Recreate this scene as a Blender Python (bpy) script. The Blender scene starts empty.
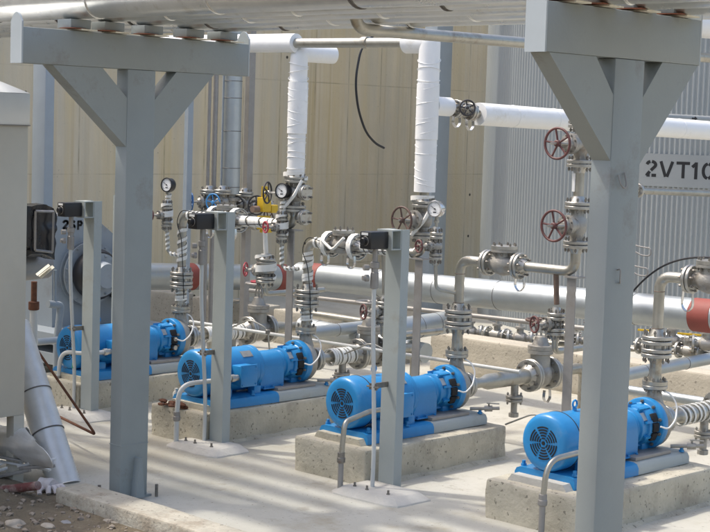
import bpy, bmesh, math, random
from mathutils import Vector as V, Matrix, noise
random.seed(7)
scene = bpy.context.scene
COL = scene.collection
R_ = math.radians

# ------------------------------------------------------------------ camera (measured from the photo's vanishing points)
F, CX, CY, IW = 1590.0, 355.0, 266.0, 710.0
CAM = V((0, 0, 2.1))
def cam_rot():
    p, r = math.atan(141 / F), math.atan(.0325)
    up = V((0, -math.cos(p), -math.sin(p)))
    c, s = math.cos(r), math.sin(r)
    up = V((c * up.x - s * up.y, s * up.x + c * up.y, up.z))
    vx = 1884
    vy = CY - F * (up.x * (vx - CX) / F + up.z) / up.y
    Y = V(((vx - CX) / F, (vy - CY) / F, 1)).normalized()
    X = Y.cross(up).normalized()
    return Matrix((X, Y, up))
RM = cam_rot()
def at(px, py, axis, val):
    """surveyed point: where the sight line through a pixel meets the plane x/y/z = val"""
    r = RM @ V(((px - CX) / F, (py - CY) / F, 1.0))
    return CAM + r * ((val - CAM[axis]) / r[axis])
cd = bpy.data.cameras.new('camera'); co = bpy.data.objects.new('camera', cd); COL.objects.link(co)
cd.sensor_width = 36; cd.lens = 36 * F / IW; cd.clip_start = .05; cd.clip_end = 2000
M = Matrix((RM @ V((1, 0, 0)), RM @ V((0, -1, 0)), RM @ V((0, 0, -1)))).transposed().to_4x4()
M.translation = CAM; co.matrix_world = M
scene.camera = co

# ------------------------------------------------------------------ materials
def mat(name, col, rough=.6, metal=0, var=.12, scale=6, bump=.0, bscale=40, dirt=None, dirt_amt=0, dscale=2.5, stretch=None, rvar=.1, pits=0):
    m = bpy.data.materials.new(name); m.use_nodes = True
    nt = m.node_tree; N = nt.nodes; L = nt.links
    b = N['Principled BSDF']
    b.inputs['Metallic'].default_value = metal
    tc = N.new('ShaderNodeTexCoord'); mp = N.new('ShaderNodeMapping'); L.new(tc.outputs['Object'], mp.inputs[0])
    oi = N.new('ShaderNodeObjectInfo')
    mul = N.new('ShaderNodeVectorMath'); mul.operation = 'SCALE'; mul.inputs[0].default_value = (17, 9, 5)
    L.new(oi.outputs['Random'], mul.inputs['Scale']); L.new(mul.outputs[0], mp.inputs['Location'])
    if stretch: mp.inputs['Scale'].default_value = stretch
    n = N.new('ShaderNodeTexNoise'); n.inputs['Scale'].default_value = scale; n.inputs['Detail'].default_value = 8; n.inputs['Roughness'].default_value = .65
    L.new(mp.outputs[0], n.inputs['Vector'])
    r = N.new('ShaderNodeValToRGB'); e = r.color_ramp.elements
    e[0].position = .3; e[1].position = .7
    e[0].color = tuple(c * (1 - var) for c in col) + (1,); e[1].color = tuple(min(1, c * (1 + var)) for c in col) + (1,)
    L.new(n.outputs['Fac'], r.inputs[0]); out = r.outputs[0]
    if dirt:
        n2 = N.new('ShaderNodeTexNoise'); n2.inputs['Scale'].default_value = dscale; n2.inputs['Detail'].default_value = 9; n2.inputs['Roughness'].default_value = .7
        L.new(mp.outputs[0], n2.inputs['Vector'])
        r2 = N.new('ShaderNodeValToRGB'); r2.color_ramp.elements[0].position = .62 - dirt_amt * .3; r2.color_ramp.elements[1].position = .74 - dirt_amt * .2
        L.new(n2.outputs['Fac'], r2.inputs[0])
        mx = N.new('ShaderNodeMixRGB'); mx.inputs['Color2'].default_value = tuple(dirt) + (1,)
        mm = N.new('ShaderNodeMath'); mm.operation = 'MULTIPLY'; mm.inputs[1].default_value = .75
        L.new(r2.outputs[0], mm.inputs[0]); L.new(mm.outputs[0], mx.inputs['Fac']); L.new(out, mx.inputs['Color1']); out = mx.outputs[0]
    if pits:
        n4 = N.new('ShaderNodeTexNoise'); n4.inputs['Scale'].default_value = 42; n4.inputs['Detail'].default_value = 2; L.new(mp.outputs[0], n4.inputs['Vector'])
        r4 = N.new('ShaderNodeMapRange'); r4.inputs['From Min'].default_value = .64; r4.inputs['From Max'].default_value = .70; r4.inputs['To Max'].default_value = pits; L.new(n4.outputs['Fac'], r4.inputs['Value'])
        m4 = N.new('ShaderNodeMixRGB'); m4.inputs['Color2'].default_value = tuple(c * .42 for c in col) + (1,); L.new(r4.outputs[0], m4.inputs['Fac']); L.new(out, m4.inputs['Color1']); out = m4.outputs[0]
    L.new(out, b.inputs['Base Color'])
    mr = N.new('ShaderNodeMapRange'); mr.inputs['To Min'].default_value = max(.03, rough - rvar); mr.inputs['To Max'].default_value = min(1, rough + rvar)
    L.new(n.outputs['Fac'], mr.inputs['Value']); L.new(mr.outputs[0], b.inputs['Roughness'])
    if bump:
        n3 = N.new('ShaderNodeTexNoise'); n3.inputs['Scale'].default_value = bscale; n3.inputs['Detail'].default_value = 6
        L.new(mp.outputs[0], n3.inputs['Vector'])
        bp = N.new('ShaderNodeBump'); bp.inputs['Strength'].default_value = bump; bp.inputs['Distance'].default_value = .01
        L.new(n3.outputs['Fac'], bp.inputs['Height']); L.new(bp.outputs[0], b.inputs['Normal'])
    return m

MT = dict(
    frame=mat('grey frame paint', (.262, .29, .285), .5, var=.06, scale=3, bump=.05, bscale=60, dirt=(.19, .18, .16), dirt_amt=.12, dscale=3),
    post=mat('pale grey post paint', (.36, .39, .375), .5, var=.05, scale=4, bump=.05, bscale=60, dirt=(.3, .29, .25), dirt_amt=.15, dscale=4),
    endplate_lit=mat('pale end plate paint', (.40, .44, .45), .5, var=.04),  # frame grey lightened: daylight on the beam ends is put into the colour
    steelblue=mat('column blue grey paint', (.31, .35, .38), .5, var=.05),
    blue=mat('blue pump enamel', (.022, .22, .49), .33, var=.1, scale=5, bump=.04, bscale=50, dirt=(.10, .25, .45), dirt_amt=.12, dscale=6),
    bluedark=mat('blue handwheel paint', (.03, .14, .36), .4, var=.1),
    bluelight=mat('pale blue handwheel paint', (.07, .30, .62), .4, var=.1),
    black=mat('black plastic', (.012, .012, .014), .4, var=.2),
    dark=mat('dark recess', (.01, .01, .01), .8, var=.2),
    tarp=mat('black plastic sheet', (.014, .014, .016), .28, var=.3, bump=.3, bscale=9),
    stain=mat('weathered stainless steel', (.41, .395, .345), .38, metal=.75, var=.15, scale=9, bump=.06, bscale=70, dirt=(.24, .19, .13), dirt_amt=.22, dscale=7),
    cast=mat('cast steel valve', (.36, .345, .31), .5, metal=.55, var=.16, scale=12, bump=.2, bscale=120, dirt=(.22, .17, .12), dirt_amt=.25, dscale=8),
    flange=mat('machined flange steel', (.43, .42, .385), .36, metal=.75, var=.12, scale=14, dirt=(.25, .19, .13), dirt_amt=.15, dscale=12),
    bolt=mat('bolt steel', (.24, .225, .20), .45, metal=.7, var=.25, scale=30, dirt=(.18, .09, .05), dirt_amt=.2, dscale=20),
    galv=mat('galvanised cladding', (.42, .45, .455), .42, metal=.7, var=.07, scale=7, bump=.05, bscale=18, dirt=(.5, .48, .43), dirt_amt=.15, dscale=4),
    foil=mat('aluminium rack cladding', (.74, .74, .71), .3, metal=.75, var=.1, scale=5, bump=.12, bscale=7, dirt=(.50, .46, .38), dirt_amt=.15, dscale=4),
    galvleg=mat('dull galvanised steel', (.30, .285, .265), .5, metal=.4, var=.12, scale=8, dirt=(.25, .22, .18), dirt_amt=.2),
    seam=mat('cladding seam', (.12, .11, .10), .6, var=.2),
    white=mat('white insulation jacket', (.80, .80, .78), .38, var=.03, scale=5, bump=.25, bscale=11, dirt=(.64, .62, .56), dirt_amt=.1, dscale=6),
    tape=mat('white heating tape', (.74, .73, .68), .6, var=.06, dirt=(.5, .46, .38), dirt_amt=.2, dscale=15),
    wallc=None, slab=None,
    plinth=mat('pitted plinth concrete', (.47, .43, .335), .9, var=.2, scale=4, bump=.6, bscale=45, dirt=(.25, .215, .165), dirt_amt=.38, dscale=2.6, pits=.9),
    lowwall=mat('low wall concrete', (.44, .40, .325), .9, var=.14, scale=4, bump=.4, bscale=50, dirt=(.28, .25, .20), dirt_amt=.2, dscale=2.5, pits=.8),
    kerb=mat('kerb concrete', (.40, .37, .30), .9, var=.2, scale=6, bump=.6, bscale=50, dirt=(.23, .185, .13), dirt_amt=.4, dscale=3.5, pits=.8),
    grout=mat('pale grout', (.50, .48, .43), .9, var=.1, scale=8, bump=.4, bscale=50, dirt=(.36, .34, .3), dirt_amt=.2),
    rust=mat('rusty steel', (.115, .045, .022), .85, var=.35, scale=25, bump=.3, bscale=80),
    rustpatch=mat('rusty shim', (.20, .07, .035), .85, var=.3, scale=25),
    wheelred=mat('weathered red wheel paint', (.115, .042, .038), .55, var=.3, scale=20, dirt=(.12, .10, .09), dirt_amt=.25, dscale=14),
    wheelbrown=mat('brown wheel paint', (.11, .065, .05), .6, var=.3, scale=20),
    wheelblack=mat('dark wheel paint', (.045, .04, .038), .6, var=.3, scale=20),
    wheelbright=mat('bright red wheel paint', (.36, .045, .06), .45, var=.2, scale=20),
    brownpipe=mat('rust brown pipe', (.17, .115, .085), .7, var=.25, scale=12),
    band=mat('red oxide band', (.25, .06, .045), .65, var=.15, scale=6),
    yellow=mat('yellow enamel', (.62, .40, .02), .45, var=.1),
    dial=mat('white dial', (.80, .80, .78), .35, var=.01),
    gauge=mat('gauge case steel', (.6, .6, .6), .22, metal=.9, var=.05),
    cable=mat('black cable', (.012, .012, .014), .45, var=.1),
    hazelgrey=mat('fan housing paint', (.27, .30, .32), .5, var=.06, scale=3, dirt=(.22, .22, .21), dirt_amt=.15),
    cab=mat('dusty stainless cabinet', (.53, .505, .435), .5, metal=.3, var=.07, scale=2.2, bump=.06, bscale=5, dirt=(.32, .29, .24), dirt_amt=.15, dscale=1.5),
    cabtop=mat('bright cabinet lid', (.66, .68, .68), .4, metal=.4, var=.04),
    duct=mat('corrugated aluminium', (.70, .69, .66), .4, metal=.35, var=.1, scale=8),
    alu=mat('bright scrap aluminium', (.82, .83, .83), .35, metal=.4, var=.1),
    paper=mat('sun bleached card', (.72, .69, .58), .8, var=.05, dirt=(.45, .36, .24), dirt_amt=.2, dscale=12),
    glove=mat('white cotton glove', (.62, .57, .55), .9, var=.12, scale=25, dirt=(.35, .08, .07), dirt_amt=.25, dscale=14),
    redwhite=mat('peeling red pipe paint', (.15, .05, .045), .8, var=.3, scale=9, dirt=(.44, .39, .34), dirt_amt=.7, dscale=6),
    stone=mat('tan stone', (.36, .32, .26), .9, var=.2, scale=8, bump=.5, bscale=30),
    pebble=mat('dusty pebble', (.24, .20, .155), .9, var=.35, scale=14, bump=.4, bscale=30),
    stonegrey=mat('grey stone', (.25, .25, .25), .9, var=.2, scale=8, bump=.5, bscale=30),
    whiterod=mat('pale painted conduit', (.52, .53, .51), .45, var=.06),
    letter=mat('stencil paint', (.012, .012, .013), .6, var=.1),
    green=mat('green tape', (.03, .30, .16), .5, var=.1),
    tank=mat('corrugated tank cladding', (.34, .36, .355), .6, metal=.05, var=.06, scale=2, stretch=(1, 1, .3)),
    tankplate=mat('tank band plate', (.29, .305, .30), .6, metal=.05, var=.05, scale=3),
)

def wall_mat():
    m = bpy.data.materials.new('board marked concrete wall'); m.use_nodes = True
    nt = m.node_tree; N = nt.nodes; L = nt.links; b = N['Principled BSDF']; b.inputs['Roughness'].default_value = .9
    tc = N.new('ShaderNodeTexCoord'); sp = N.new('ShaderNodeSeparateXYZ'); L.new(tc.outputs['Object'], sp.inputs[0])
    def math_(op, a, c=None):
        n = N.new('ShaderNodeMath'); n.operation = op
        for i, v in enumerate((a, c)):
            if v is None: continue
            if isinstance(v, (int, float)): n.inputs[i].default_value = v
            else: L.new(v, n.inputs[i])
        return n.outputs[0]
    def noise_(scale, sc=(1, 1, 1), det=8, rough=.6):
        mp = N.new('ShaderNodeMapping'); mp.inputs['Scale'].default_value = sc; L.new(tc.outputs['Object'], mp.inputs[0])
        n = N.new('ShaderNodeTexNoise'); n.inputs['Scale'].default_value = scale; n.inputs['Detail'].default_value = det; n.inputs['Roughness'].default_value = rough
        L.new(mp.outputs[0], n.inputs['Vector']); return n.outputs['Fac']
    def mix(fac, a, c):
        n = N.new('ShaderNodeMixRGB')
        L.new(fac, n.inputs['Fac'])
        for k, v in (('Color1', a), ('Color2', c)):
            if isinstance(v, tuple): n.inputs[k].default_value = v + (1,)
            else: L.new(v, n.inputs[k])
        return n.outputs[0]
    def ramp(x, a, c):
        n = N.new('ShaderNodeMapRange'); n.inputs['From Min'].default_value = a; n.inputs['From Max'].default_value = c; L.new(x, n.inputs['Value']); return n.outputs[0]
    base = mix(ramp(noise_(1.1), .3, .7), (.66, .545, .37), (.77, .66, .48))
    base = mix(ramp(noise_(2.0, (1, 3.2, .12)), .45, .7), base, (.68, .54, .30))     # long rust-ochre runs
    base = mix(math_('MULTIPLY', ramp(noise_(3.0, (1, 5.0, .08), 6), .54, .68), .6), base, (.55, .41, .21))
    base = mix(math_('MULTIPLY', ramp(noise_(1.3, (1, 2.2, .3)), .46, .66), .75), base, (.58, .52, .41))   # grey cement bloom
    # formwork: sheets .59 wide, 1.13 high (lines at fixed offsets)
    Y = math_('ADD', sp.outputs['Y'], 50 * .59 - 14.0 + .0); Z = math_('ADD', sp.outputs['Z'], 1.13 * 10 - 1.745)
    fy = math_('FRACT', math_('DIVIDE', Y, .59)); fz = math_('FRACT', math_('DIVIDE', Z, 1.13))
    dy = math_('MULTIPLY', math_('SUBTRACT', .5, math_('ABSOLUTE', math_('SUBTRACT', fy, .5))), .59)
    dz = math_('MULTIPLY', math_('SUBTRACT', .5, math_('ABSOLUTE', math_('SUBTRACT', fz, .5))), 1.13)
    # per sheet tone
    wn = N.new('ShaderNodeTexWhiteNoise'); wn.noise_dimensions = '2D'
    cb = N.new('ShaderNodeCombineXYZ'); L.new(math_('FLOOR', math_('DIVIDE', Y, .59)), cb.inputs[0]); L.new(math_('FLOOR', math_('DIVIDE', Z, 1.13)), cb.inputs[1]); L.new(cb.outputs[0], wn.inputs['Vector'])
    base = mix(math_('MULTIPLY', wn.outputs['Value'], .35), base, (.66, .575, .41))
    ly = ramp(dy, .014, .003); lz = math_('MULTIPLY', ramp(dz, .010, .003), .6)
    line = math_('MULTIPLY', math_('MAXIMUM', ly, lz), math_('MULTIPLY', ramp(noise_(2.2), .38, .68), .8))
    base = mix(line, base, (.28, .22, .13))
    # tie holes at the sheet corners
    hy = math_('ABSOLUTE', math_('SUBTRACT', dy, .1)); hz = math_('ABSOLUTE', math_('SUBTRACT', dz, .28))
    hd = math_('SQRT', math_('ADD', math_('MULTIPLY', hy, hy), math_('MULTIPLY', hz, hz)))
    odd = math_('GREATER_THAN', wn.outputs['Value'], .8)
    base = mix(math_('MULTIPLY', ramp(hd, .022, .014), odd), base, (.06, .05, .035))
    pit = noise_(30, det=3); base = mix(math_('MULTIPLY', ramp(pit, .68, .74), .6), base, (.16, .13, .09))
    L.new(base, b.inputs['Base Color'])
    bp = N.new('ShaderNodeBump'); bp.inputs['Strength'].default_value = .4; bp.inputs['Distance'].default_value = .01
    h = math_('SUBTRACT', noise_(25), math_('MULTIPLY', line, .8)); L.new(h, bp.inputs['Height']); L.new(bp.outputs[0], b.inputs['Normal'])
    return m
MT['wallc'] = wall_mat()

def ground_mat(name, c1, c2, c3, c4, s=1.0, bump=.5):
    m = bpy.data.materials.new(name); m.use_nodes = True
    nt = m.node_tree; N = nt.nodes; L = nt.links; b = N['Principled BSDF']; b.inputs['Roughness'].default_value = .92
    tc = N.new('ShaderNodeTexCoord')
    def noise_(scale, det=9, rough=.65):
        n = N.new('ShaderNodeTexNoise'); n.inputs['Scale'].default_value = scale * s; n.inputs['Detail'].default_value = det; n.inputs['Roughness'].default_value = rough
        L.new(tc.outputs['Object'], n.inputs['Vector']); return n.outputs['Fac']
    def ramp(x, a, c):
        n = N.new('ShaderNodeMapRange'); n.inputs['From Min'].default_value = a; n.inputs['From Max'].default_value = c; L.new(x, n.inputs['Value']); return n.outputs[0]
    def mix(fac, a, c):
        n = N.new('ShaderNodeMixRGB'); L.new(fac, n.inputs['Fac'])
        for k, v in (('Color1', a), ('Color2', c)):
            if isinstance(v, tuple): n.inputs[k].default_value = v + (1,)
            else: L.new(v, n.inputs[k])
        return n.outputs[0]
    def math2(op, a, v):
        n = N.new('ShaderNodeMath'); n.operation = op; L.new(a, n.inputs[0]); n.inputs[1].default_value = v; return n.outputs[0]
    x = mix(ramp(noise_(.9), .35, .65), c1, c2)
    x = mix(ramp(noise_(2.3), .54, .70), x, c3)
    x = mix(ramp(noise_(9), .60, .72), x, c4)
    x = mix(math2('MULTIPLY', ramp(noise_(.55), .50, .62), .55), x, tuple(c * .80 for c in c3))
    x = mix(math2('MULTIPLY', ramp(noise_(3.6, 12, .75), .56, .66), .6), x, tuple(c * .72 for c in c3))
    x = mix(ramp(noise_(45, 3), .64, .70), x, tuple(c * .5 for c in c3))
    L.new(x, b.inputs['Base Color'])
    bp = N.new('ShaderNodeBump'); bp.inputs['Strength'].default_value = bump; bp.inputs['Distance'].default_value = .012
    L.new(noise_(28), bp.inputs['Height']); L.new(bp.outputs[0], b.inputs['Normal'])
    return m
MT['slab'] = ground_mat('dusty concrete slab', (.40, .385, .325), (.46, .445, .39), (.34, .31, .24), (.43, .41, .35), bump=.25)
MT['dirt'] = ground_mat('brown dirt', (.155, .125, .08), (.21, .175, .12), (.105, .082, .055), (.28, .245, .18), s=2.5, bump=1)

# ------------------------------------------------------------------ mesh builder
def frame(axis):
    a = V(axis).normalized()
    t = V((0, 0, 1)) if abs(a.z) < .9 else V((0, 1, 0))
    u = t.cross(a).normalized(); return a, u, a.cross(u)
class MB:
    def __init__(s): s.bm = bmesh.new()
    def box(s, c, size, rz=0, bev=0, rot=None):
        bm2 = bmesh.new(); bmesh.ops.create_cube(bm2, size=1)
        for v in bm2.verts: v.co = V((v.co.x * size[0], v.co.y * size[1], v.co.z * size[2]))
        if bev: bmesh.ops.bevel(bm2, geom=bm2.edges[:], offset=bev, segments=2, affect='EDGES', profile=.5)
        m = (rot.to_4x4() if rot else Matrix.Rotation(rz, 4, 'Z'))
        m = Matrix.Translation(V(c)) @ m
        bmesh.ops.transform(bm2, matrix=m, verts=bm2.verts)
        s._merge(bm2); return s
    def _merge(s, bm2):
        mp = {v: s.bm.verts.new(v.co) for v in bm2.verts}
        for f in bm2.faces:
            try: s.bm.faces.new([mp[v] for v in f.verts])
            except ValueError: pass
        bm2.free()
    def lathe(s, o, axis, prof, n=24, caps=True):
        a, u, w = frame(axis); o = V(o); rings = []
        for t, r in prof:
            rings.append([s.bm.verts.new(o + a * t + (u * math.cos(2 * math.pi * k / n) + w * math.sin(2 * math.pi * k / n)) * max(r, 1e-4)) for k in range(n)])
        for A, B in zip(rings, rings[1:]):
            for k in range(n): s.bm.faces.new((A[k], A[(k + 1) % n], B[(k + 1) % n], B[k]))
        if caps:
            s.bm.faces.new(rings[0][::-1]); s.bm.faces.new(rings[-1])
        return s
    def cyl(s, p0, p1, r, r1=None, n=20):
        p0 = V(p0); p1 = V(p1); d = p1 - p0
        return s.lathe(p0, d, [(0, r), (d.length, r if r1 is None else r1)], n)
    def path(s, pts, fil, seg=7):
        P = [V(p) for p in pts]; out = [P[0]]
        for i in range(1, len(P) - 1):
            a, b, c = P[i - 1], P[i], P[i + 1]
            f = min(fil, (a - b).length * .49, (c - b).length * .49)
            p0 = b + (a - b).normalized() * f; p1 = b + (c - b).normalized() * f
            for k in range(seg + 1):
                t = k / seg; out.append(p0 * (1 - t) ** 2 + b * 2 * t * (1 - t) + p1 * t * t)
        out.append(P[-1]); return out
    def tube(s, pts, r, n=14, fil=0.06, caps=True, rfun=None):
        P = s.path(pts, fil) if len(pts) > 2 and fil else [V(p) for p in pts]
        rings = []; u = None
        for i, p in enumerate(P):
            d = (P[min(i + 1, len(P) - 1)] - P[max(i - 1, 0)]).normalized()
            if u is None: _, u, w = frame(d)
            else:
                u = (u - d * u.dot(d)).normalized(); w = d.cross(u)
            rr = rfun(i / (len(P) - 1)) if rfun else r
            rings.append([s.bm.verts.new(p + (u * math.cos(2 * math.pi * k / n) + w * math.sin(2 * math.pi * k / n)) * rr) for k in range(n)])
        for A, B in zip(rings, rings[1:]):
            for k in range(n): s.bm.faces.new((A[k], A[(k + 1) % n], B[(k + 1) % n], B[k]))
        if caps: s.bm.faces.new(rings[0][::-1]); s.bm.faces.new(rings[-1])
        return s
    def torus(s, c, axis, R, r, n=32, m=8, a0=0, a1=2 * math.pi):
        a, u, w = frame(axis); c = V(c); full = abs(a1 - a0 - 2 * math.pi) < 1e-5; rings = []
        cnt = n if full else n + 1
        for i in range(cnt):
            t = a0 + (a1 - a0) * i / n; d = u * math.cos(t) + w * math.sin(t)
            rings.append([s.bm.verts.new(c + d * (R + r * math.cos(2 * math.pi * k / m)) + a * (r * math.sin(2 * math.pi * k / m))) for k in range(m)])
        for i in range(n):
            A, B = rings[i], rings[(i + 1) % cnt]
            for k in range(m): s.bm.faces.new((A[k], B[k], B[(k + 1) % m], A[(k + 1) % m]))
        return s
    def prism(s, poly, o, ux, uy, depth):
        """closed 2-D outline in the plane (o,ux,uy), extruded along the vector depth"""
        o = V(o); ux = V(ux); uy = V(uy); depth = V(depth)
        A = [s.bm.verts.new(o + ux * x + uy * y) for x, y in poly]; B = [s.bm.verts.new(v.co + depth) for v in A]
        n = len(poly)
        s.bm.faces.new(A); s.bm.faces.new(B[::-1])
        for k in range(n): s.bm.faces.new((A[k], B[k], B[(k + 1) % n], A[(k + 1) % n]))
        return s
    def helix(s, p0, p1, r, pitch, width, th=.0035, phase=0, jit=0, n=14):
        """flat tape wound round a pipe"""
        p0 = V(p0); p1 = V(p1); a, u, w = frame(p1 - p0); Lg = (p1 - p0).length
        turns = Lg / pitch; steps = max(4, int(turns * n)); prev = None
        for i in range(steps + 1):
            t = i / steps; th_ = phase + t * turns * 2 * math.pi
            x = t * Lg + (jit * math.sin(th_ * .37 + phase * 3) if jit else 0)
            d = u * math.cos(th_) + w * math.sin(th_)
            q = [s.bm.verts.new(p0 + a * min(max(x + e, 0), Lg) + d * rr) for e, rr in ((-width / 2, r), (width / 2, r), (width / 2, r + th), (-width / 2, r + th))]
            if prev:
                for k in range(4): s.bm.faces.new((prev[k], q[k], q[(k + 1) % 4], prev[(k + 1) % 4]))
            prev = q
        return s
    def bolts(s, c, axis, R, n, r, L, ph=0):
        """hex studs through a flange, centred on c, total length L"""
        a, u, w = frame(axis)
        for k in range(n):
            t = ph + 2 * math.pi * (k + .5) / n; p = V(c) + (u * math.cos(t) + w * math.sin(t)) * R
            s.lathe(p - a * L / 2, a, [(0, r * .55), (r * .7, r * .55), (r * .7, r), (r * 2.0, r), (r * 2.0, r * .55), (L - r * 2.0, r * .55), (L - r * 2.0, r), (L - r * .7, r), (L - r * .7, r * .55), (L, r * .55)], 6)
        return s
    def rough(s, amp, sc, cuts=0):
        if cuts: bmesh.ops.subdivide_edges(s.bm, edges=s.bm.edges[:], cuts=cuts, use_grid_fill=True)
        for v in s.bm.verts: v.co += noise.noise_vector(v.co * sc) * amp
        return s

def finish(name, mb, m, loc, ang=35):
    bm = mb.bm
    bmesh.ops.recalc_face_normals(bm, faces=bm.faces[:])
    me = bpy.data.meshes.new(name)
    for v in bm.verts: v.co -= loc
    bm.to_mesh(me); bm.free()
    me.materials.append(MT[m] if isinstance(m, str) else m)
    me.polygons.foreach_set('use_smooth', [True] * len(me.polygons))
    me.set_sharp_from_angle(angle=R_(ang))
    o = bpy.data.objects.new(name, me); COL.objects.link(o); return o
def pieces(bm):
    """connected islands, joined into one piece where they lie close together"""
    bm.verts.index_update(); seen = {}; isl = []
    for v in bm.verts:
        if v in seen: continue
        st = [v]; seen[v] = len(isl); cur = []
        while st:
            x = st.pop(); cur.append(x)
            for e in x.link_edges:
                y = e.other_vert(x)
                if y not in seen: seen[y] = len(isl); st.append(y)
        isl.append(cur)
    if len(isl) < 2 or len(isl) > 90: return None
    bb = [[(min(v.co[k] for v in c), max(v.co[k] for v in c)) for k in range(3)] for c in isl]
    par = list(range(len(isl)))
    def f(i):
        while par[i] != i: i = par[i]
        return i
    for i in range(len(isl)):
        for j in range(i):
            gap = math.sqrt(sum(max(0, bb[i][k][0] - bb[j][k][1], bb[j][k][0] - bb[i][k][1]) ** 2 for k in range(3)))
            big = max(max(b - a for a, b in bb[i]), max(b - a for a, b in bb[j]))
            if gap < max(.019, .45 * big): par[f(i)] = f(j)
    gr = {}
    for i, c in enumerate(isl): gr.setdefault(f(i), []).extend(c)
    return list(gr.values()) if len(gr) > 1 else None
class Thing:
    def __init__(s, name, label, cat, loc, group=None):
        s.loc = V(loc); s.o = bpy.data.objects.new(name, None); COL.objects.link(s.o); s.o.location = s.loc
        s.o.empty_display_size = .1
        s.o['label'] = label; s.o['category'] = cat
        if group: s.o['group'] = group
    def part(s, name, mb, m, parent=None, label=None, ang=35):
        first = None; ps = pieces(mb.bm)
        mbs = [mb]
        if ps:
            mbs = []
            for c in ps:
                q = MB(); cs = set(c); mp = {v: q.bm.verts.new(v.co) for v in c}
                for fc in mb.bm.faces:
                    if fc.verts[0] in cs: q.bm.faces.new([mp[v] for v in fc.verts])
                mbs.append(q)
            mb.bm.free()
        for q in mbs:
            o = finish(name, q, m, s.loc, ang); o.parent = parent or s.o
            if label: o['label'] = label
            first = first or o
        return first
def solo(name, mb, m, label, cat, group=None, ang=35):
    vs = [v.co for v in mb.bm.verts]
    loc = V(((min(v.x for v in vs) + max(v.x for v in vs)) / 2, (min(v.y for v in vs) + max(v.y for v in vs)) / 2, min(v.z for v in vs)))
    o = finish(name, mb, m, loc, ang); o.location = loc; o['label'] = label; o['category'] = cat
    if group: o['group'] = group
    return o
def struct(name, mb, m, kind='structure', ang=35, label=None):
    o = finish(name, mb, m, V((0, 0, 0)), ang); o['kind'] = kind
    if label: o['label'] = label
    return o
def dup(root, loc, label):
    r = root.copy(); COL.objects.link(r); r.location = loc; r['label'] = label
    for ch in list(root.children):
        c = ch.copy(); COL.objects.link(c); c.parent = r
        for g in list(ch.children):
            d = g.copy(); COL.objects.link(d); d.parent = c
    return r
X_, Y_, Z_ = V((1, 0, 0)), V((0, 1, 0)), V((0, 0, 1))

# ------------------------------------------------------------------ ground, slab, kerb
g = MB()
def hills(x, y):
    d = max(0, 5.3 - y)
    return -.005 + .03 * max(0, 1 - d / .6) * 1.0 + (.03 * noise.noise(V((x * 1.3, y * 1.3, 0))) + .02 * noise.noise(V((x * 4, y * 4, 3))) + .012 * noise.noise(V((x * 11, y * 11, 7)))) * min(1, d * 1.2) + .05 * max(0, min(1, (-6.2 - x) / 1.5)) * min(1, d * 2)
def gridline(a, b, n): return [a + (b - a) * i / n for i in range(n + 1)]
xs = [-600, -200, -60, -25, -14] + gridline(-10, -4, 170) + [-2, 2, 8, 25, 80, 250, 600]
ys = [-600, -200, -60, -20, -6, 0, 2, 3] + gridline(3.6, 5.1, 56) + [5.16, 6, 9, 15, 30, 80, 250, 600]
vv = [[g.bm.verts.new((x, y, hills(x, y) if (-12 < x < -3 and 3 < y < 5.12) else -.09)) for x in xs] for y in ys]
for j in range(len(ys) - 1):
    for i in range(len(xs) - 1): g.bm.faces.new((vv[j][i], vv[j][i + 1], vv[j + 1][i + 1], vv[j + 1][i]))
struct('ground', g, 'dirt')
s = MB(); s.box((-8, 25.2, -.1), (60, 39.98, .2)); struct('concrete_slab', s, 'slab')
k = MB()
kx = [-6.965, -5.6, -4.1, -2.6, -1.1, .4]
for a, b in zip(kx, kx[1:]): k.box(((a + b) / 2, 5.108, -.06), (b - a - .006, .206, .32), bev=.012)
k.rough(.006, 9, 3); struct('kerb', k, 'kerb')
ap = MB(); ap.box((-9.5, 5.115, -.07), (5.04, .33, .132), bev=.012); ap.rough(.008, 7, 4); struct('apron_edge', ap, 'kerb')

# pebbles (stuff) and larger stones
pb = MB()
for i in range(900):
    x = random.uniform(-8.6, -5.5); y = random.uniform(4.1, 5.0); r = random.choice([.004, .006, .008, .008, .012, .016, .022])
    bm2 = bmesh.new(); bmesh.ops.create_icosphere(bm2, subdivisions=1, radius=r)
    sx = random.uniform(.7, 1.5)
    for v in bm2.verts: v.co = V((v.co.x * sx, v.co.y, v.co.z * .7)) * random.uniform(.75, 1.2) + V((x, y, hills(x, y) + r * .25))
    pb._merge(bm2)
struct('pebbles', pb, 'pebble', 'stuff', label='scattered pebbles and grit on brown dirt')
def stone(px, py, sx, sy, sz, m, label, z=.0):
    p = at(px, py, 2, z); b = MB(); bm2 = bmesh.new(); bmesh.ops.create_icosphere(bm2, subdivisions=3, radius=1); sd = V((px, py, 1))
    for v in bm2.verts:
        d = 1 + .35 * noise.noise(v.co * 1.3 + sd) + .12 * noise.noise(v.co * 4 + sd)
        v.co = V((v.co.x * sx * d, v.co.y * sy * d, v.co.z * sz * d))
    b._merge(bm2)
    for v in b.bm.verts: v.co += p
    solo('stone', b, m, label, 'stone', 'loose stones on the dirt', 50)
stone(23, 496, .075, .06, .05, 'stone', 'pale block-like stone on dirt below the peeling red pipe')
stone(103, 512, .032, .03, .024, 'stone', 'ochre stone lying close to the kerb face')
stone(112, 524, .075, .04, .025, 'stone', 'long flat tan stone at the bottom of the dirt')
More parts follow.
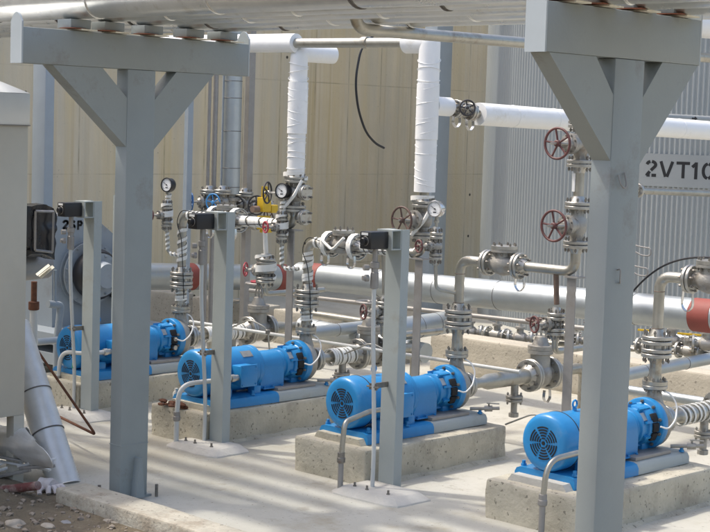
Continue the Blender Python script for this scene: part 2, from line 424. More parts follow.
for k_, (px_, py_, a_, lab_) in enumerate([(82, 506, .022, 'small brown stone near the kerb corner'), (72, 512, .02, 'small greyish stone left of the ochre stone'), (92, 519, .026, 'brown stone between the ochre stone and the long flat one'), (30, 512, .024, 'squat brown stone below the pale block stone'), (52, 505, .02, 'small tan stone below the glove'), (130, 525, .03, 'tan stone against the kerb near the bottom edge'), (48, 527, .03, 'flat brown stone at the bottom edge of the dirt')]):
    stone(px_, py_, a_ * 1.3, a_, a_ * .7, 'pebble' if k_ % 2 else 'stone', lab_)
stone(66, 524, .04, .03, .018, 'stonegrey', 'dark blue-grey stone on open dirt')
stone(15, 525, .06, .05, .03, 'stone', 'whitish broken concrete lump at the lower left corner')
stone(40, 500, .018, .016, .014, 'stone', 'small pale pebble between the pale block stone and the glove')

# ------------------------------------------------------------------ retaining wall, low wall, plinths
w = MB(); w.box((-14.2, 14, 2.2), (.4, 44, 7.2))
solo('retaining_wall', w, 'wallc', 'tall tan board-marked concrete wall with rust streaks behind the pumps', 'wall')
lw = [(-13.6, -12.45, 'low concrete wall block behind first pump, partly hidden by the wide grey gantry column'), (-12.2, -11.15, 'low concrete wall block between grey gantry column and red-wheeled upright valve'),
      (-11.0, -9.35, 'low concrete wall block behind the second pump, with cement-smeared top'), (-9.0, -5.0, 'long low pitted concrete wall behind third and fourth pumps')]
for a, b, lab in lw:
    q = MB(); q.box(((a + b) / 2, 10.52, .155), (b - a, .24, .34), bev=.015); q.rough(.008, 5, 5)
    solo('low_wall', q, 'lowwall', lab, 'low wall', 'low concrete walls behind the pumps')
PX = [-9.3, -7.9, -6.53, -5.04]
ORD = ['first', 'second', 'third', 'fourth']
PL = [(-9.62, -9.06), (-8.20, -7.67), (-6.825, -6.23), (-5.33, -4.70)]
pl_lab = ['concrete plinth farthest from view, under the pump half hidden by the wide grey gantry column',
          'concrete plinth under the pump with brown rags on its corner',
          'long pitted concrete plinth under the blue pump in the middle of the photo',
          'nearest concrete plinth, cut off by the bottom right of the photo']
PH = .212
for i, (a, b) in enumerate(PL):
    q = MB(); y0 = 6.66 if i else 6.69; y1 = 7.98
    q.box(((a + b) / 2, (y0 + y1) / 2, PH / 2 - .02), (b - a, y1 - y0, PH + .04), bev=.014)
    bmesh.ops.subdivide_edges(q.bm, edges=q.bm.edges[:], cuts=7, use_grid_fill=True)
    for v in q.bm.verts: v.co += noise.noise_vector(v.co * 6) * .007 + noise.noise_vector(v.co * 19) * .004 * (1 if v.co.z > .03 else 0)
    t = Thing('pump_plinth', pl_lab[i], 'plinth', ((a + b) / 2, (y0 + y1) / 2, 0), 'concrete plinths under the pumps')
    t.part('plinth_block', q, 'plinth')
    gp = MB(); cx = PX[i]
    gp.prism([(-.20, 0), (.20, 0), (.17, .045), (-.17, .045)], (cx, y0 + .07, PH - .006), X_, Z_, Y_ * .62); gp.rough(.004, 12, 2)
    t.part('grout_pad', gp, 'grout' if i == 3 else 'plinth')
    # uneven mortar skirt where the plinth meets the slab
    sk = MB(); ns = 26
    for (xx, yy0, yy1) in ((b, y0 + .05, y1),):
        A = []; 
        for j in range(ns + 1):
            y = yy0 + (yy1 - yy0) * j / ns; wv = .035 + .03 * noise.noise(V((xx, y * 4, 0))); hv = .02 + .02 * noise.noise(V((xx + 5, y * 5, 0)))
            A.append([sk.bm.verts.new(p) for p in ((xx - .02, y, -.004), (xx - .02, y, max(.006, hv) + .012), (xx + max(.008, wv), y, -.003))])
        for P, Q in zip(A, A[1:]):
            for k in range(3): sk.bm.faces.new((P[k], Q[k], Q[(k + 1) % 3], P[(k + 1) % 3]))
    t.part('mortar_skirt', sk, 'plinth')

# ------------------------------------------------------------------ pumps
def flange(mb, c, axis, r, th, n=28):
    a = V(axis).normalized(); mb.lathe(V(c) - a * th / 2, a, [(0, r - .003), (.003, r), (th - .003, r), (th, r - .003)], n)
def build_pump(loc, label):
    """origin on the plinth top, under the motor's fan face; the shaft runs along +Y, axis .225 up"""
    t = Thing('process_pump', label, 'pump', (0, 0, 0), 'blue process pumps on concrete plinths'); A = .228
    # base plate: folded plate with round shoulders; the motor end is painted blue
    def base(y0, y1, w, h):
        poly = [(-w, .004), (w, .004), (w, h - .03), (w - .012, h - .009), (w - .035, h), (-w + .035, h), (-w + .012, h - .009), (-w, h - .03)]
        return MB().prism(poly, (0, y0, 0), X_, Z_, Y_ * (y1 - y0))
    bp = base(.02, .62, .2, .072)
    bs = t.part('blue_base', bp, 'blue')
    b2 = base(.6205, 1.14, .1985, .0715); t.part('grey_base', b2, 'post')
    sh = MB(); sh.box((.03, .82, .083), (.27, .36, .022), bev=.004); t.part('soleplate', sh, 'galvleg')
    bo = MB()
    for (x, y) in ((-.17, .06), (.17, .06), (.17, .40), (.17, 1.1), (-.17, 1.1)):
        bo.lathe((x, y, .07), Z_, [(0, .017), (.012, .017), (.012, .011), (.03, .011)], 6)
    t.part('anchor_bolt', bo, 'blue')
    # motor
    m = MB(); m.lathe((0, .13, A), Y_, [(0, .146), (.004, .150), (.05, .150), (.052, .1475), (.36, .1475), (.362, .15), (.392, .15), (.408, .137), (.411, .09), (.44, .085)], 48)
    mo = t.part('motor_body', m, 'blue')
    ft = MB()
    for y in (.2, .46):
        for sx in (-1, 1): ft.box((sx * .12, y, .095), (.07, .06, .06), bev=.006)
    t.part('motor_foot', ft, 'blue')
    fc = MB(); fc.lathe((0, 0, A), Y_, [(.001, .02), (.0005, .10), (.002, .128), (.008, .143), (.02, .153), (.036, .158), (.122, .158), (.1225, .151)], 56, caps=True)
    fo = t.part('fan_cover', fc, 'blue')
    gr = MB()
    for R, hw in ((.026, .0037), (.041, .0037), (.056, .0037), (.071, .0037), (.086, .0037)):
        for q in range(6):
            a0 = q * math.pi / 3 + .10 + R * 1.2; a1 = (q + 1) * math.pi / 3 - .10 + R * 1.2
            n = 7; P = []
            for j in range(n + 1):
                tt = a0 + (a1 - a0) * j / n
                for rr in (R - hw, R + hw): P.append((rr * math.cos(tt), rr * math.sin(tt)))
            for j in range(n):
                q4 = [P[2 * j], P[2 * j + 2], P[2 * j + 3], P[2 * j + 1]]
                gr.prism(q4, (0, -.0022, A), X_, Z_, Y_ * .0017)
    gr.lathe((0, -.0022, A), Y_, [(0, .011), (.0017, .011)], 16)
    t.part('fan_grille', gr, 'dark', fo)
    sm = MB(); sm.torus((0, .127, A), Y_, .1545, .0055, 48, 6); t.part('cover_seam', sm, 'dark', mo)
    ey = MB(); ey.cyl((0, .27, A + .14), (0, .27, A + .165), .012, n=10); ey.torus((0, .27, A + .185), X_, .019, .006, 20, 8); t.part('lifting_eye', ey, 'blue', mo)
    tb = MB(); tb.box((.185, .30, A - .01), (.10, .13, .13), bev=.008); tb.box((.238, .30, A - .01), (.012, .145, .145), bev=.004)
    for sy in (-1, 1):
        for sz in (-1, 1): tb.cyl((.24, .30 + sy * .058, A - .01 + sz * .058), (.249, .30 + sy * .058, A - .01 + sz * .058), .006, n=6)
    t.part('terminal_box', tb, 'blue')
    np_ = MB(); th = R_(48)
    n_ = V((math.cos(th), 0, math.sin(th))); u_ = V((-math.sin(th), 0, math.cos(th)))
    np_.box(V((0, .40, A)) + n_ * .149, (.004, .09, .05), rot=Matrix((n_, Y_, u_)).transposed()); t.part('nameplate', np_, 'flange', mo)
    # coupling guard: round-topped sheet hood with straight sides
    def hood(r, z0, n=22): return [(r, z0)] + [(r * math.cos(q * math.pi / n), A + r * math.sin(q * math.pi / n)) for q in range(n + 1)] + [(-r, z0)]
    cg = MB(); cg.prism(hood(.102, .085), (0, .535, 0), X_, Z_, Y_ * .215); t.part('coupling_guard', cg, 'blue')
    cf = MB()
    for sx in (-1, 1): cf.box((sx * .115, .64, .09), (.03, .20, .006))
    for y in (.56, .64, .72): cf.cyl((.116, y, .092), (.116, y, .104), .009, n=6)
    cf.torus((0, .745, A), Y_, .1015, .003, 40, 6, 0, 2 * math.pi); t.part('guard_flange', cf, 'blue')
    # bearing frame with ribs, seal window and large bolted ring
    bf = MB(); bf.lathe((0, .728, A), Y_, [(0, .075), (.018, .094), (.05, .096), (.055, .108), (.075, .108), (.08, .10), (.117, .10), (.122, .112), (.137, .116), (.197, .118), (.205, .126)], 40)
    bf.box((0, .90, .12), (.11, .07, .09), bev=.01)
    for q in range(8):
        tt = q * math.pi / 4 + .3; bf.box(V((.107 * math.cos(tt), .865, A + .107 * math.sin(tt))), (.03, .10, .014), rot=Matrix.Rotation(-tt, 3, 'Y'))
    fr = t.part('bearing_frame', bf, 'blue')
    t2 = MB(); th = R_(38); n_ = V((math.cos(th), 0, math.sin(th))); u_ = V((-math.sin(th), 0, math.cos(th)))
    t2.box(V((0, .82, A)) + n_ * .102, (.004, .05, .05), rot=Matrix((n_, Y_, u_)).transposed()); t.part('nameplate', t2, 'flange', fr)
    rg = MB(); rg.lathe((0, .93, A), Y_, [(0, .126), (.006, .146), (.012, .15), (.05, .15), (.056, .146)], 48); ro = t.part('frame_flange', rg, 'blue')
    rb = MB(); rb.bolts((0, .955, A), Y_, .132, 10, .010, .085); t.part('flange_bolt', rb, 'bolt', ro)
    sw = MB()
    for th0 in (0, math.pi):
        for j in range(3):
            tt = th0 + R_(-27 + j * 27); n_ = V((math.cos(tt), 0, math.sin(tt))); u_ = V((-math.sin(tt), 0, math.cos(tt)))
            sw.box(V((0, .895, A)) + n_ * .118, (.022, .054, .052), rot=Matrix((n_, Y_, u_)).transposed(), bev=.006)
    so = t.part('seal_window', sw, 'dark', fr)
    sg = MB(); sg.lathe((.122, .895, A + .01), X_, [(0, .016), (.012, .016), (.012, .009), (.03, .009)], 10); sg.lathe((.118, .895, A - .055), X_, [(0, .018), (.018, .018), (.02, .006)], 14); t.part('seal_fitting', sg, 'flange', so)
    # casing + suction and discharge nozzles
    ca = MB(); ca.lathe((0, .987, A), Y_, [(0, .142), (.012, .145), (.04, .143), (.062, .132), (.085, .10), (.10, .065), (.14, .055)], 44)
    ca.lathe((0, 1.05, A + .10), Z_, [(0, .06), (.05, .045), (.105, .04)], 24)
    cao = t.part('pump_casing', ca, 'cast')
    sf = MB(); flange(sf, (0, 1.14, A), Y_, .082, .024); flange(sf, (0, 1.167, A), Y_, .082, .024); so2 = t.part('suction_flange', sf, 'flange', cao)
    df = MB(); flange(df, (0, 1.05, A + .205), Z_, .074, .022); t.part('discharge_flange', df, 'flange', cao)
    bb = MB(); bb.bolts((0, 1.153, A), Y_, .063, 8, .009, .09); t.part('flange_bolt', bb, 'bolt', so2)
    fl = MB(); fl.tube([(.152, .895, A + .01), (.18, .93, A - .005), (.185, 1.0, A + .04), (.15, 1.06, A + .12), (.10, 1.07, A + .17), (.06, 1.06, A + .185)], .005, 8, fil=.06)
    t.part('flush_tube', fl, 'tape')
    bl = MB(); bl.cyl((.12, 1.06, .10), (.28, 1.16, .115), .011, n=12); bl.lathe((.22, 1.122, .109), V((.16, .1, .015)), [(-.025, .02), (.025, .02)], 8); bl.box((.25, 1.13, .145), (.08, .014, .006), rz=.6); bl.cyl((.22, 1.122, .12), (.225, 1.122, .146), .006, n=8)
    t.part('drain_cock', bl, 'cast')
    t.o.location = loc; t.o['label'] = label
    return t.o
FY = [6.77, 6.74, 6.76, 6.775]
p_lab = ['farthest blue pump, its middle hidden behind the wide grey gantry column', 'blue pump with rust-flecked fan cover beside the black-topped post, second pump from the left',
         'blue pump of the middle plinth, its motor crossed by the tall control post', 'nearest blue pump with a lifting eye, crossed by the thick grey gantry column']
p0 = build_pump(V((PX[0], FY[0], PH)), p_lab[0])
for i in (1, 2, 3): dup(p0, V((PX[i], FY[i], PH)), p_lab[i])
AX = PH + .228

# ------------------------------------------------------------------ motor cable conduits
gr_pts = [at(58, 407, 2, 0), at(176, 447, 2, 0), at(340, 492, 2, 0), at(541, 538, 2, 0)]
c_lab = ['pale bent conduit before the farthest pump motor, crossed by the rusty bent bar', 'pale bent conduit at the second pump motor, standing in front of the brown rags', 'shiny elbowed conduit in front of the middle pump motor grille', 'braided metal conduit curving down before the nearest pump motor']
for i in range(4):
    e = V((PX[i] + .16, FY[i] + .235, AX - .02)); gp = gr_pts[i]
    k = V((PX[i] + .18, gp.y + .02, AX - .02 + (.02 if i == 1 else 0)))
    t = Thing('motor_conduit', c_lab[i], 'conduit', gp, 'bent conduits feeding the motors')
    q = MB(); fil = [.13, .15, .05, .16][i]
    mid = V((gp.x, gp.y, .20)); top = V((gp.x + .02, gp.y, AX - .03))
    Pth = [e + X_ * .05 - Y_ * .02, V((e.x + .05, FY[i] + .02, AX - .02)), top, mid]
    q.tube(Pth, .0155, 16, fil=fil)
    t.part('flexible_conduit', q, 'whiterod' if i < 2 else 'stain')
    if i >= 2:
        br = MB(); PP = q.path(Pth, fil) if False else None
    r = MB(); r.cyl(mid, gp, .0165, n=14); t.part('rigid_conduit', r, 'galvleg' if i > 1 else 'whiterod')
    f = MB(); f.lathe(mid - Z_ * .03, Z_, [(0, .019), (.006, .025), (.03, .025), (.034, .022), (.06, .022), (.062, .017)], 12); t.part('fitting', f, 'bolt' if i == 2 else 'galvleg')
    f = MB(); d = (Pth[0] - Pth[1]).normalized(); f.lathe(e + X_ * .05 - Y_ * .03, d, [(-.045, .018), (-.04, .026), (-.012, .026), (-.01, .021), (.02, .021)], 8); t.part('gland', f, 'flange')

# ------------------------------------------------------------------ control posts
def channel(mb, x0, x1, y0, y1, z0, z1, th=.008):
    w = x1 - x0
    poly = [(0, 0), (w, 0), (w, y1 - y0), (w - th, y1 - y0), (w - th, th), (th, th), (th, y1 - y0), (0, y1 - y0)]
    mb.prism(poly, (x0, y0, z0), X_, Y_, Z_ * (z1 - z0))
posts = [(-9.036, 1.515, (73.5, 414), 'pale grey control post by the farthest pump, green tape on its conduit'), (-7.652, 1.525, (204, 447), 'pale grey control post beside the second pump from the left'),
         (-6.160, 1.515, (372, 494), 'tall pale grey control post beside the middle pump, on a chamfered grout pad')]
for i, (x0, h, gq, lab) in enumerate(posts):
    t = Thing('control_post', lab, 'control post', (x0 + .06, 6.733, 0), 'control posts beside the pumps')
    p = MB(); channel(p, x0, x0 + .12, 6.70, 6.766, .012, h); po = t.part('post', p, 'post')
    b = MB(); th = .007; y0, y1 = 6.625, 6.699; x1 = x0 + .118; H = .115
    b.prism([(0, 0), (y1 - y0, 0), (y1 - y0, H), (0, H), (0, H - th), (y1 - y0 - th, H - th), (y1 - y0 - th, th), (0, th)], (x0 + .002, y0, h - .115), Y_, Z_, X_ * .116)
    b.box((x0 + .06, y0 - .0035, h - .0575), (.116, .007, .115))
    t.part('bracket', b, 'post')
    cb = MB(); cb.box((x0 + .052, 6.542, h - .058), (.088, .145, .098), bev=.006); cbo = t.part('control_box', cb, 'black')
    bt = MB(); bt.lathe((x0 + .05, 6.4695, h - .062), -Y_, [(0, .026), (.008, .026), (.01, .02), (.022, .02), (.026, .016)], 20); t.part('push_button', bt, 'black', cbo)
    bt = MB(); bt.torus((x0 + .05, 6.4685, h - .062), Y_, .0255, .0025, 20, 6); t.part('button_ring', bt, 'galvleg', cbo)
    tg = MB(); tg.box((x0 + .048, 6.4682, h - .022), (.05, .002, .014)); t.part('label_plate', tg, 'dial', cbo)
    gpt = at(gq[0], gq[1], 2, 0); cx, cy = x0 + .052, 6.555
    c = MB(); c.tube([(cx, cy, h - .11), (cx, cy, 1.0), (gpt.x + .004, gpt.y, .30), (gpt.x, gpt.y, 0)], .0125, 14, fil=.12); con = t.part('conduit', c, 'whiterod')
    f = MB(); f.lathe((cx, cy, h - .335), Z_, [(0, .016), (.004, .024), (.09, .024), (.095, .02), (.115, .02), (.12, .026), (.15, .026), (.153, .016), (.228, .016)], 14)
    f.lathe((cx - .02, cy - .03, h - .275), V((-.4, -1, 0)), [(0, .02), (.02, .02), (.022, .014), (.035, .014)], 12); f.lathe((cx - .02, cy - .03, h - .215), V((-.4, -1, 0)), [(0, .017), (.03, .017)], 12)
    t.part('conduit_fitting', f, 'galvleg', con)
    zc = .62; f = MB(); pc = V((cx, cy, 1.0)).lerp(V((gpt.x, gpt.y, .30)), (1.0 - zc) / .7)
    f.box((pc.x, pc.y, zc), (.06, .008, .035)); f.box(((pc.x + x0 + .03) / 2, (pc.y + 6.70) / 2, zc), (.012, 6.70 - pc.y, .03)); f.cyl((pc.x - .045, pc.y - .005, zc), (pc.x + .045, pc.y - .005, zc), .006, n=6)
    t.part('conduit_clamp', f, 'bolt', con)
    if i == 0:
        f = MB(); pc = V((cx, cy, 1.0)).lerp(V((gpt.x, gpt.y, .30)), .93); f.cyl(pc - Z_ * .018, pc + Z_ * .018, .0145, n=14); t.part('tape_marker', f, 'green', con)
pad_lab = ['low grout pad at the foot of the farthest control post', 'low rough grout pad at the foot of the second control post', 'chamfered grout pad with bolts at the foot of the middle control post']
pads = [(-9.0, 6.68, .26, .16), (-7.6, 6.64, .25, .17), (-6.02, 6.57, .26, .17)]
for (x, y, a, b), lab in zip(pads, pad_lab):
    q = MB(); n = 28
    for z, k in ((-.01, 1.0),): pass
    A = []; 
    for z, kk in ((-.012, 1.04), (.008, 1.0), (.040, .80), (.044, .68)):
        ring = []
        for j in range(n):
            tt = 2 * math.pi * j / n; e = 9
            r = 1 / (abs(math.cos(tt)) ** e + abs(math.sin(tt)) ** e) ** (1 / e) * kk * (1 + .05 * noise.noise(V((math.cos(tt) * 2, math.sin(tt) * 2, x))))
            ring.append(q.bm.verts.new((x + a * r * math.cos(tt), y + b * r * math.sin(tt), z)))
        A.append(ring)
    for P, Q in zip(A, A[1:]):
        for j in range(n): q.bm.faces.new((P[j], P[(j + 1) % n], Q[(j + 1) % n], Q[j]))
    q.bm.faces.new(A[-1]); 
    t = Thing('grout_pad', lab, 'grout pad', (x, y, 0), 'grout pads under the control posts'); t.part('pad', q, 'grout', ang=25)
    bo = MB()
    for sx, sy in ((-.5, -.45), (.5, -.45), (-.1, -.5)): bo.lathe((x + a * sx, y + b * sy, .038), Z_, [(0, .011), (.012, .011), (.012, .007), (.03, .007)], 6)
    t.part('anchor_bolt', bo, 'bolt')

# ------------------------------------------------------------------ pipe rack T frames
def t_frame(x, c0, c1, b0, b1, z0, z1, label, foot, lb, rb):
    """x = face toward +X, beam from b0 to b1 in Y, column c0..c1"""
    wx = .098; t = Thing('pipe_rack_gantry', label, 'pipe rack gantry', (x - wx / 2, (c0 + c1) / 2, 0), 'T-shaped pipe rack frames')
    cm = MB(); cm.box((x - wx / 2, (c0 + c1) / 2, (z0 + foot) / 2), (wx, c1 - c0, z0 - foot), bev=.005); t.part('column', cm, 'frame')
    bm_ = MB(); bm_.box((x - wx / 2, (b0 + b1) / 2, (z0 + z1) / 2 + .001), (wx + .002, b1 - b0, z1 - z0), bev=.004); t.part('beam', bm_, 'frame')
    for y in (b0, b1):
        e = MB(); n = 10; ww = wx / 2; sgn = -1 if y == b0 else 1
        poly = [(-ww, 0), (ww, 0), (ww, z1 - z0 + .03)] + [(ww * math.cos(R_(25 + 130 * j / n)), z1 - z0 + .03 + .045 * math.sin(R_(180 * j / n))) for j in range(1, n)] + [(-ww, z1 - z0 + .03)]
        e.prism(poly, (x - wx / 2, y, z0), X_, Z_, Y_ * (.010 * sgn)); t.part('end_plate', e, 'endplate_lit')
    for (za, ya, yb, zb), ce in ((lb, c0), (rb, c1)):
        br = MB(); br.prism([(ce, za), (ya, z0), (yb, z0), (ce, zb)], (x - wx + .004, 0, 0), Y_, Z_, X_ * (wx - .008)); t.part('brace', br, 'frame')
    gs = MB(); gs.prism([(-.03, .0), (.03, 0), (.008, .22), (-.008, .22)], (x, (c0 + c1) / 2 + .01, foot + .012), Y_, Z_, X_ * .05); t.part('base_gusset', gs, 'frame')
    bp = MB(); bp.box((x - wx / 2, (c0 + c1) / 2, foot + .006), (.12, .24, .012)); t.part('base_plate', bp, 'frame')
    ab = MB()
    for dx, dy in ((.09, .13), (-.09, -.13)): ab.cyl((x - wx / 2 + dx, (c0 + c1) / 2 + dy, foot), (x - wx / 2 + dx, (c0 + c1) / 2 + dy, foot + .07), .009, n=8)
    t.part('anchor_bolt', ab, 'bolt')
    sk = MB(); sk.box((x - wx / 2, (c0 + c1) / 2, foot + .305), (wx + .004, c1 - c0 + .004, .004)); t.part('weld_line', sk, 'frame')
    return t
X1 = at(127.5, 98, 1, 5.345).x
def y1(px, py): return at(px, py, 0, X1).y
def z1(px, py): return at(px, py, 0, X1).z
T1 = t_frame(X1, y1(127.5, 98), y1(155.3, 98), y1(23, 63), y1(248, 75), z1(23, 63), z1(23, 63) + .182, 'grey T-shaped pipe rack gantry standing behind the kerb, in front of the farthest pump', .0,
             (z1(127, 147), y1(53, 65), y1(103, 67.5), z1(127, 98)), (z1(155, 150), y1(214.6, 74.4), y1(177, 71), z1(155, 100)))
T2 = t_frame(-3.70, 5.345, 5.553, 4.885, 5.965, 2.40, 2.592, 'nearest grey T-shaped pipe rack gantry crossing the fourth pump, with wire hooks on its column', .0,
             (1.989, 4.908, 5.216, 2.253), (1.974, 5.962, 5.688, 2.248))
for q, sgn in (((620, 180), 1), ((619, 277), -1)):
    p = at(q[0], q[1], 0, -3.698); h = MB()
    if sgn > 0: h.tube([p + V((.004, -.02, .02)), p + V((.02, -.02, -.02)), p + V((.025, 0, -.035)), p + V((.02, .02, -.02)), p + V((.004, .025, .03))], .0035, 8, fil=.014)
    else: h.tube([p + V((.0, -.015, .03)), p + V((.018, -.018, .035)), p + V((.018, -.018, -.02)), p + V((.0, .012, -.025))], .003, 8, fil=.008)
    T2.part('wire_hook', h, 'galvleg')

# pipes on the rack, with their shoes
RY = [5.03, 5.25, 5.515, 5.81, 6.06]; RR = [.10, .07, .085, .10, .065]
r_lab = ['nearest overhead pipe in crumpled aluminium cladding, outermost over the gantry beam', 'second overhead aluminium-clad pipe from the front', 'middle overhead aluminium-clad pipe of the rack', 'thick overhead clad pipe, second from the back of the rack', 'rearmost overhead clad pipe, the lowest edge seen under the rack']
for i, (y, r) in enumerate(zip(RY, RR)):
    z = 2.603 + r
    t = Thing('rack_pipe', r_lab[i], 'pipe', (-7, y, z), 'clad pipes on the overhead rack')
    q = MB(); n = 26
    q.lathe((-15, y, z), X_, [(j * .25, r * (1 + .006 * noise.noise(V((j * 2.1, y, 0))))) for j in range(57)], n); t.part('cladding', q, 'foil')
    for j in range(13):
        x = -13.2 + j * .93 + i * .31
        sm = MB(); sm.lathe((x, y, z), X_, [(0, r + .0015), (.001, r + .0045), (.012, r + .0045), (.013, r + .0015)], 28); sm.torus((x + .02, y, z), X_, r + .001, .0016, 28, 5); t.part('seam_band', sm, 'foil' if j % 3 else 'seam')
    for T, xc, zb in ((0, X1 - .057, z1(23, 63) + .184), (1, -3.757, 2.594)):
        if T and y > 5.9: continue
        ty = 'pipe_shoe'; where = ['over the left gantry beam', 'over the right gantry beam'][T]
        order = ['outermost', 'second', 'third', 'fourth', 'innermost'][i]
        s_ = Thing('pipe_shoe', f'{order} small grey saddle block {where}, on rusty shims', 'pipe shoe', (xc, y, zb), 'pipe shoes on the rack beams')
        q = MB(); q.box((xc, y, zb + .036), (.12, .13, .046), bev=.004); s_.part('saddle', q, 'frame')
        q = MB(); q.box((xc + .03, y + .03, zb + .0055), (.13, .10, .007)); s_.part('slide_plate', q, 'paper')
        q = MB(); q.box((xc + .035, y - .035, zb + .0112), (.11, .08, .004), rz=.2); s_.part('rusty_shim', q, 'rustpatch')
t = Thing('crossing_pipe', 'bare grey pipe crossing just under the overhead rack pipes', 'pipe', (-5.46, 6.2, 2.55))
q = MB(); q.tube([(-5.46, 5.655, 2.80), (-5.46, 5.655, 2.568), (-5.42, 9.5, 2.60)], .03, 18, fil=.10); t.part('pipe', q, 'stain')
# insulated large pipe behind the right rack frame
t = Thing('insulated_pipe', 'large white insulated pipe at top right behind the right gantry beam', 'pipe', at(690, 22, 1, 8.6))
a = at(600, 17, 1, 8.0); b = at(790, 31, 1, 9.5); q = MB(); q.cyl(a, b, .085, n=26); t.part('jacket', q, 'white')

# ------------------------------------------------------------------ valves
def handwheel(t, c, axis, R, m, spokes=5, parent=None, r=None):
    a, u, w = frame(axis); c = V(c); r = r or max(.006, R * .085)
    q = MB(); q.torus(c, a, R, r, 36, 10)
    q.lathe(c - a * .016, a, [(0, R * .17), (.004, R * .22), (.026, R * .22), (.03, R * .17)], 16)
    for k in range(spokes):
        tt = 2 * math.pi * k / spokes + .5; d = u * math.cos(tt) + w * math.sin(tt)
        q.tube([c + d * R * .15 - a * .006, c + d * R * .55 - a * .004, c + d * R], r * .8, 8, fil=.02)
    return t.part('handwheel', q, m, parent)
def gate_valve(c, axis, stem, label, group='flanged gate valves', L=.2, r=.033, fr=.08, H=.17, wr=.09, wm='wheelred', body='cast', rise=.05, spokes=5, name='gate_valve', tape=False, bonnet_r=.062):
    c = V(c); a = V(axis).normalized(); sd = V(stem).normalized()
    t = Thing(name, label, 'valve', c, group)
    q = MB(); q.lathe(c - a * L / 2, a, [(0, r * 1.25), (L * .18, r * 1.2), (L * .32, r * 1.7), (L * .5, r * 1.85), (L * .68, r * 1.7), (L * .82, r * 1.2), (L, r * 1.25)], 24)
    q.lathe(c, sd, [(0, r * 1.5), (H * .38, r * 1.35), (H * .40, bonnet_r), (H * .47, bonnet_r)], 20)
    bo = t.part('body', q, body)
    q = MB(); q.lathe(c, sd, [(H * .475, bonnet_r), (H * .55, bonnet_r), (H * .56, r * 1.2), (H * .72, r * .8), (H * .74, r * .55)], 20); t.part('bonnet', q, body)
    q = MB(); q.bolts(c + sd * H * .475, sd, bonnet_r * .82, 8, .0065, .05); t.part('bonnet_bolt', q, 'bolt', bo)
    q = MB(); _, u, w = frame(sd)
    for s_ in (-1, 1): q.tube([c + sd * H * .62 + u * s_ * r * .6, c + sd * H * .8 + u * s_ * r * .85, c + sd * H * .98 + u * s_ * r * .35], .0075, 8, fil=.02)
    q.lathe(c + sd * H * .95, sd, [(0, .012), (.004, .018), (.018, .018), (.02, .012)], 14); t.part('yoke', q, body)
    q = MB(); q.cyl(c + sd * H * .6, c + sd * (H + rise), .0075, n=10); t.part('stem', q, 'flange')
    handwheel(t, c + sd * (H + .012), sd, wr, wm, spokes)
    for s_ in (-1, 1):
        f = MB(); flange(f, c + a * s_ * (L / 2 + .010), a, fr, .02); flange(f, c + a * s_ * (L / 2 + .034), a, fr, .02)
        f.lathe(c + a * s_ * (L / 2 + .044), a * s_, [(0, r * 1.5), (.03, r * 1.05), (.034, r)], 20)
        fo = t.part('flange', f, 'flange')
        f = MB(); f.bolts(c + a * s_ * (L / 2 + .022), a, fr * .79, 8, .0085, .092, .2); t.part('flange_bolt', f, 'bolt', fo)
    return t
def check_valve(c, axis, label, r=.033, fr=.082, L=.20):
    c = V(c); a = V(axis).normalized()
    t = Thing('check_valve', label, 'valve', c, 'check valves in the discharge pipes')
    q = MB(); q.lathe(c - a * L / 2, a, [(0, r * 1.3), (L * .12, r * 1.25), (L * .28, r * 1.9), (L * .5, r * 2.15), (L * .72, r * 1.9), (L * .88, r * 1.25), (L, r * 1.3)], 28)
    q.lathe(c, Z_, [(0, r * 1.9), (r * 2.2, r * 1.7), (r * 2.25, r * 2.45), (r * 2.75, r * 2.45)], 26); bo = t.part('body', q, 'cast')
    q = MB(); q.lathe(c + Z_ * r * 2.79, Z_, [(0, r * 2.45), (r * .6, r * 2.45), (r * .66, r * 2.3)], 26); t.part('cover', q, 'flange')
    q = MB(); q.bolts(c + Z_ * r * 2.8, Z_, r * 2.05, 8, .008, .08); t.part('cover_bolt', q, 'bolt', bo)
    for s_ in (-1, 1):
        f = MB(); flange(f, c + a * s_ * (L / 2 + .010), a, fr, .02); flange(f, c + a * s_ * (L / 2 + .036), a, fr, .02)
        f.lathe(c + a * s_ * (L / 2 + .046), a * s_, [(0, r * 1.5), (.03, r * 1.05), (.034, r)], 20); fo = t.part('flange', f, 'flange')
        f = MB(); f.bolts(c + a * s_ * (L / 2 + .023), a, fr * .79, 8, .0085, .095, .2); t.part('flange_bolt', f, 'bolt', fo)
    return t
def strap(t, c, axis, R=.04, drop=.09):
    """earthing strap: loop hanging below a flange pair"""
    c = V(c); a = V(axis).normalized(); q = MB()
    P = [c - a * .03, c - a * .034 - Z_ * drop * .5, c - a * .036 - Z_ * drop, c - Z_ * (drop + .035), c + a * .036 - Z_ * drop, c + a * .034 - Z_ * drop * .5, c + a * .03]
    P = q.path(P, .03); w = a.cross(Z_).normalized() * .011; prev = None
    for i, p in enumerate(P):
        d = (P[min(i + 1, len(P) - 1)] - P[max(i - 1, 0)]).normalized(); nn = d.cross(w.normalized()) * .0016
        k = [q.bm.verts.new(p + w * s1 + nn * s2) for s1, s2 in ((-1, -1), (1, -1), (1, 1), (-1, 1))]
        if prev:
            for j in range(4): q.bm.faces.new((prev[j], k[j], k[(j + 1) % 4], prev[(j + 1) % 4]))
        prev = k
    t.part('earthing_strap', q, 'gauge')

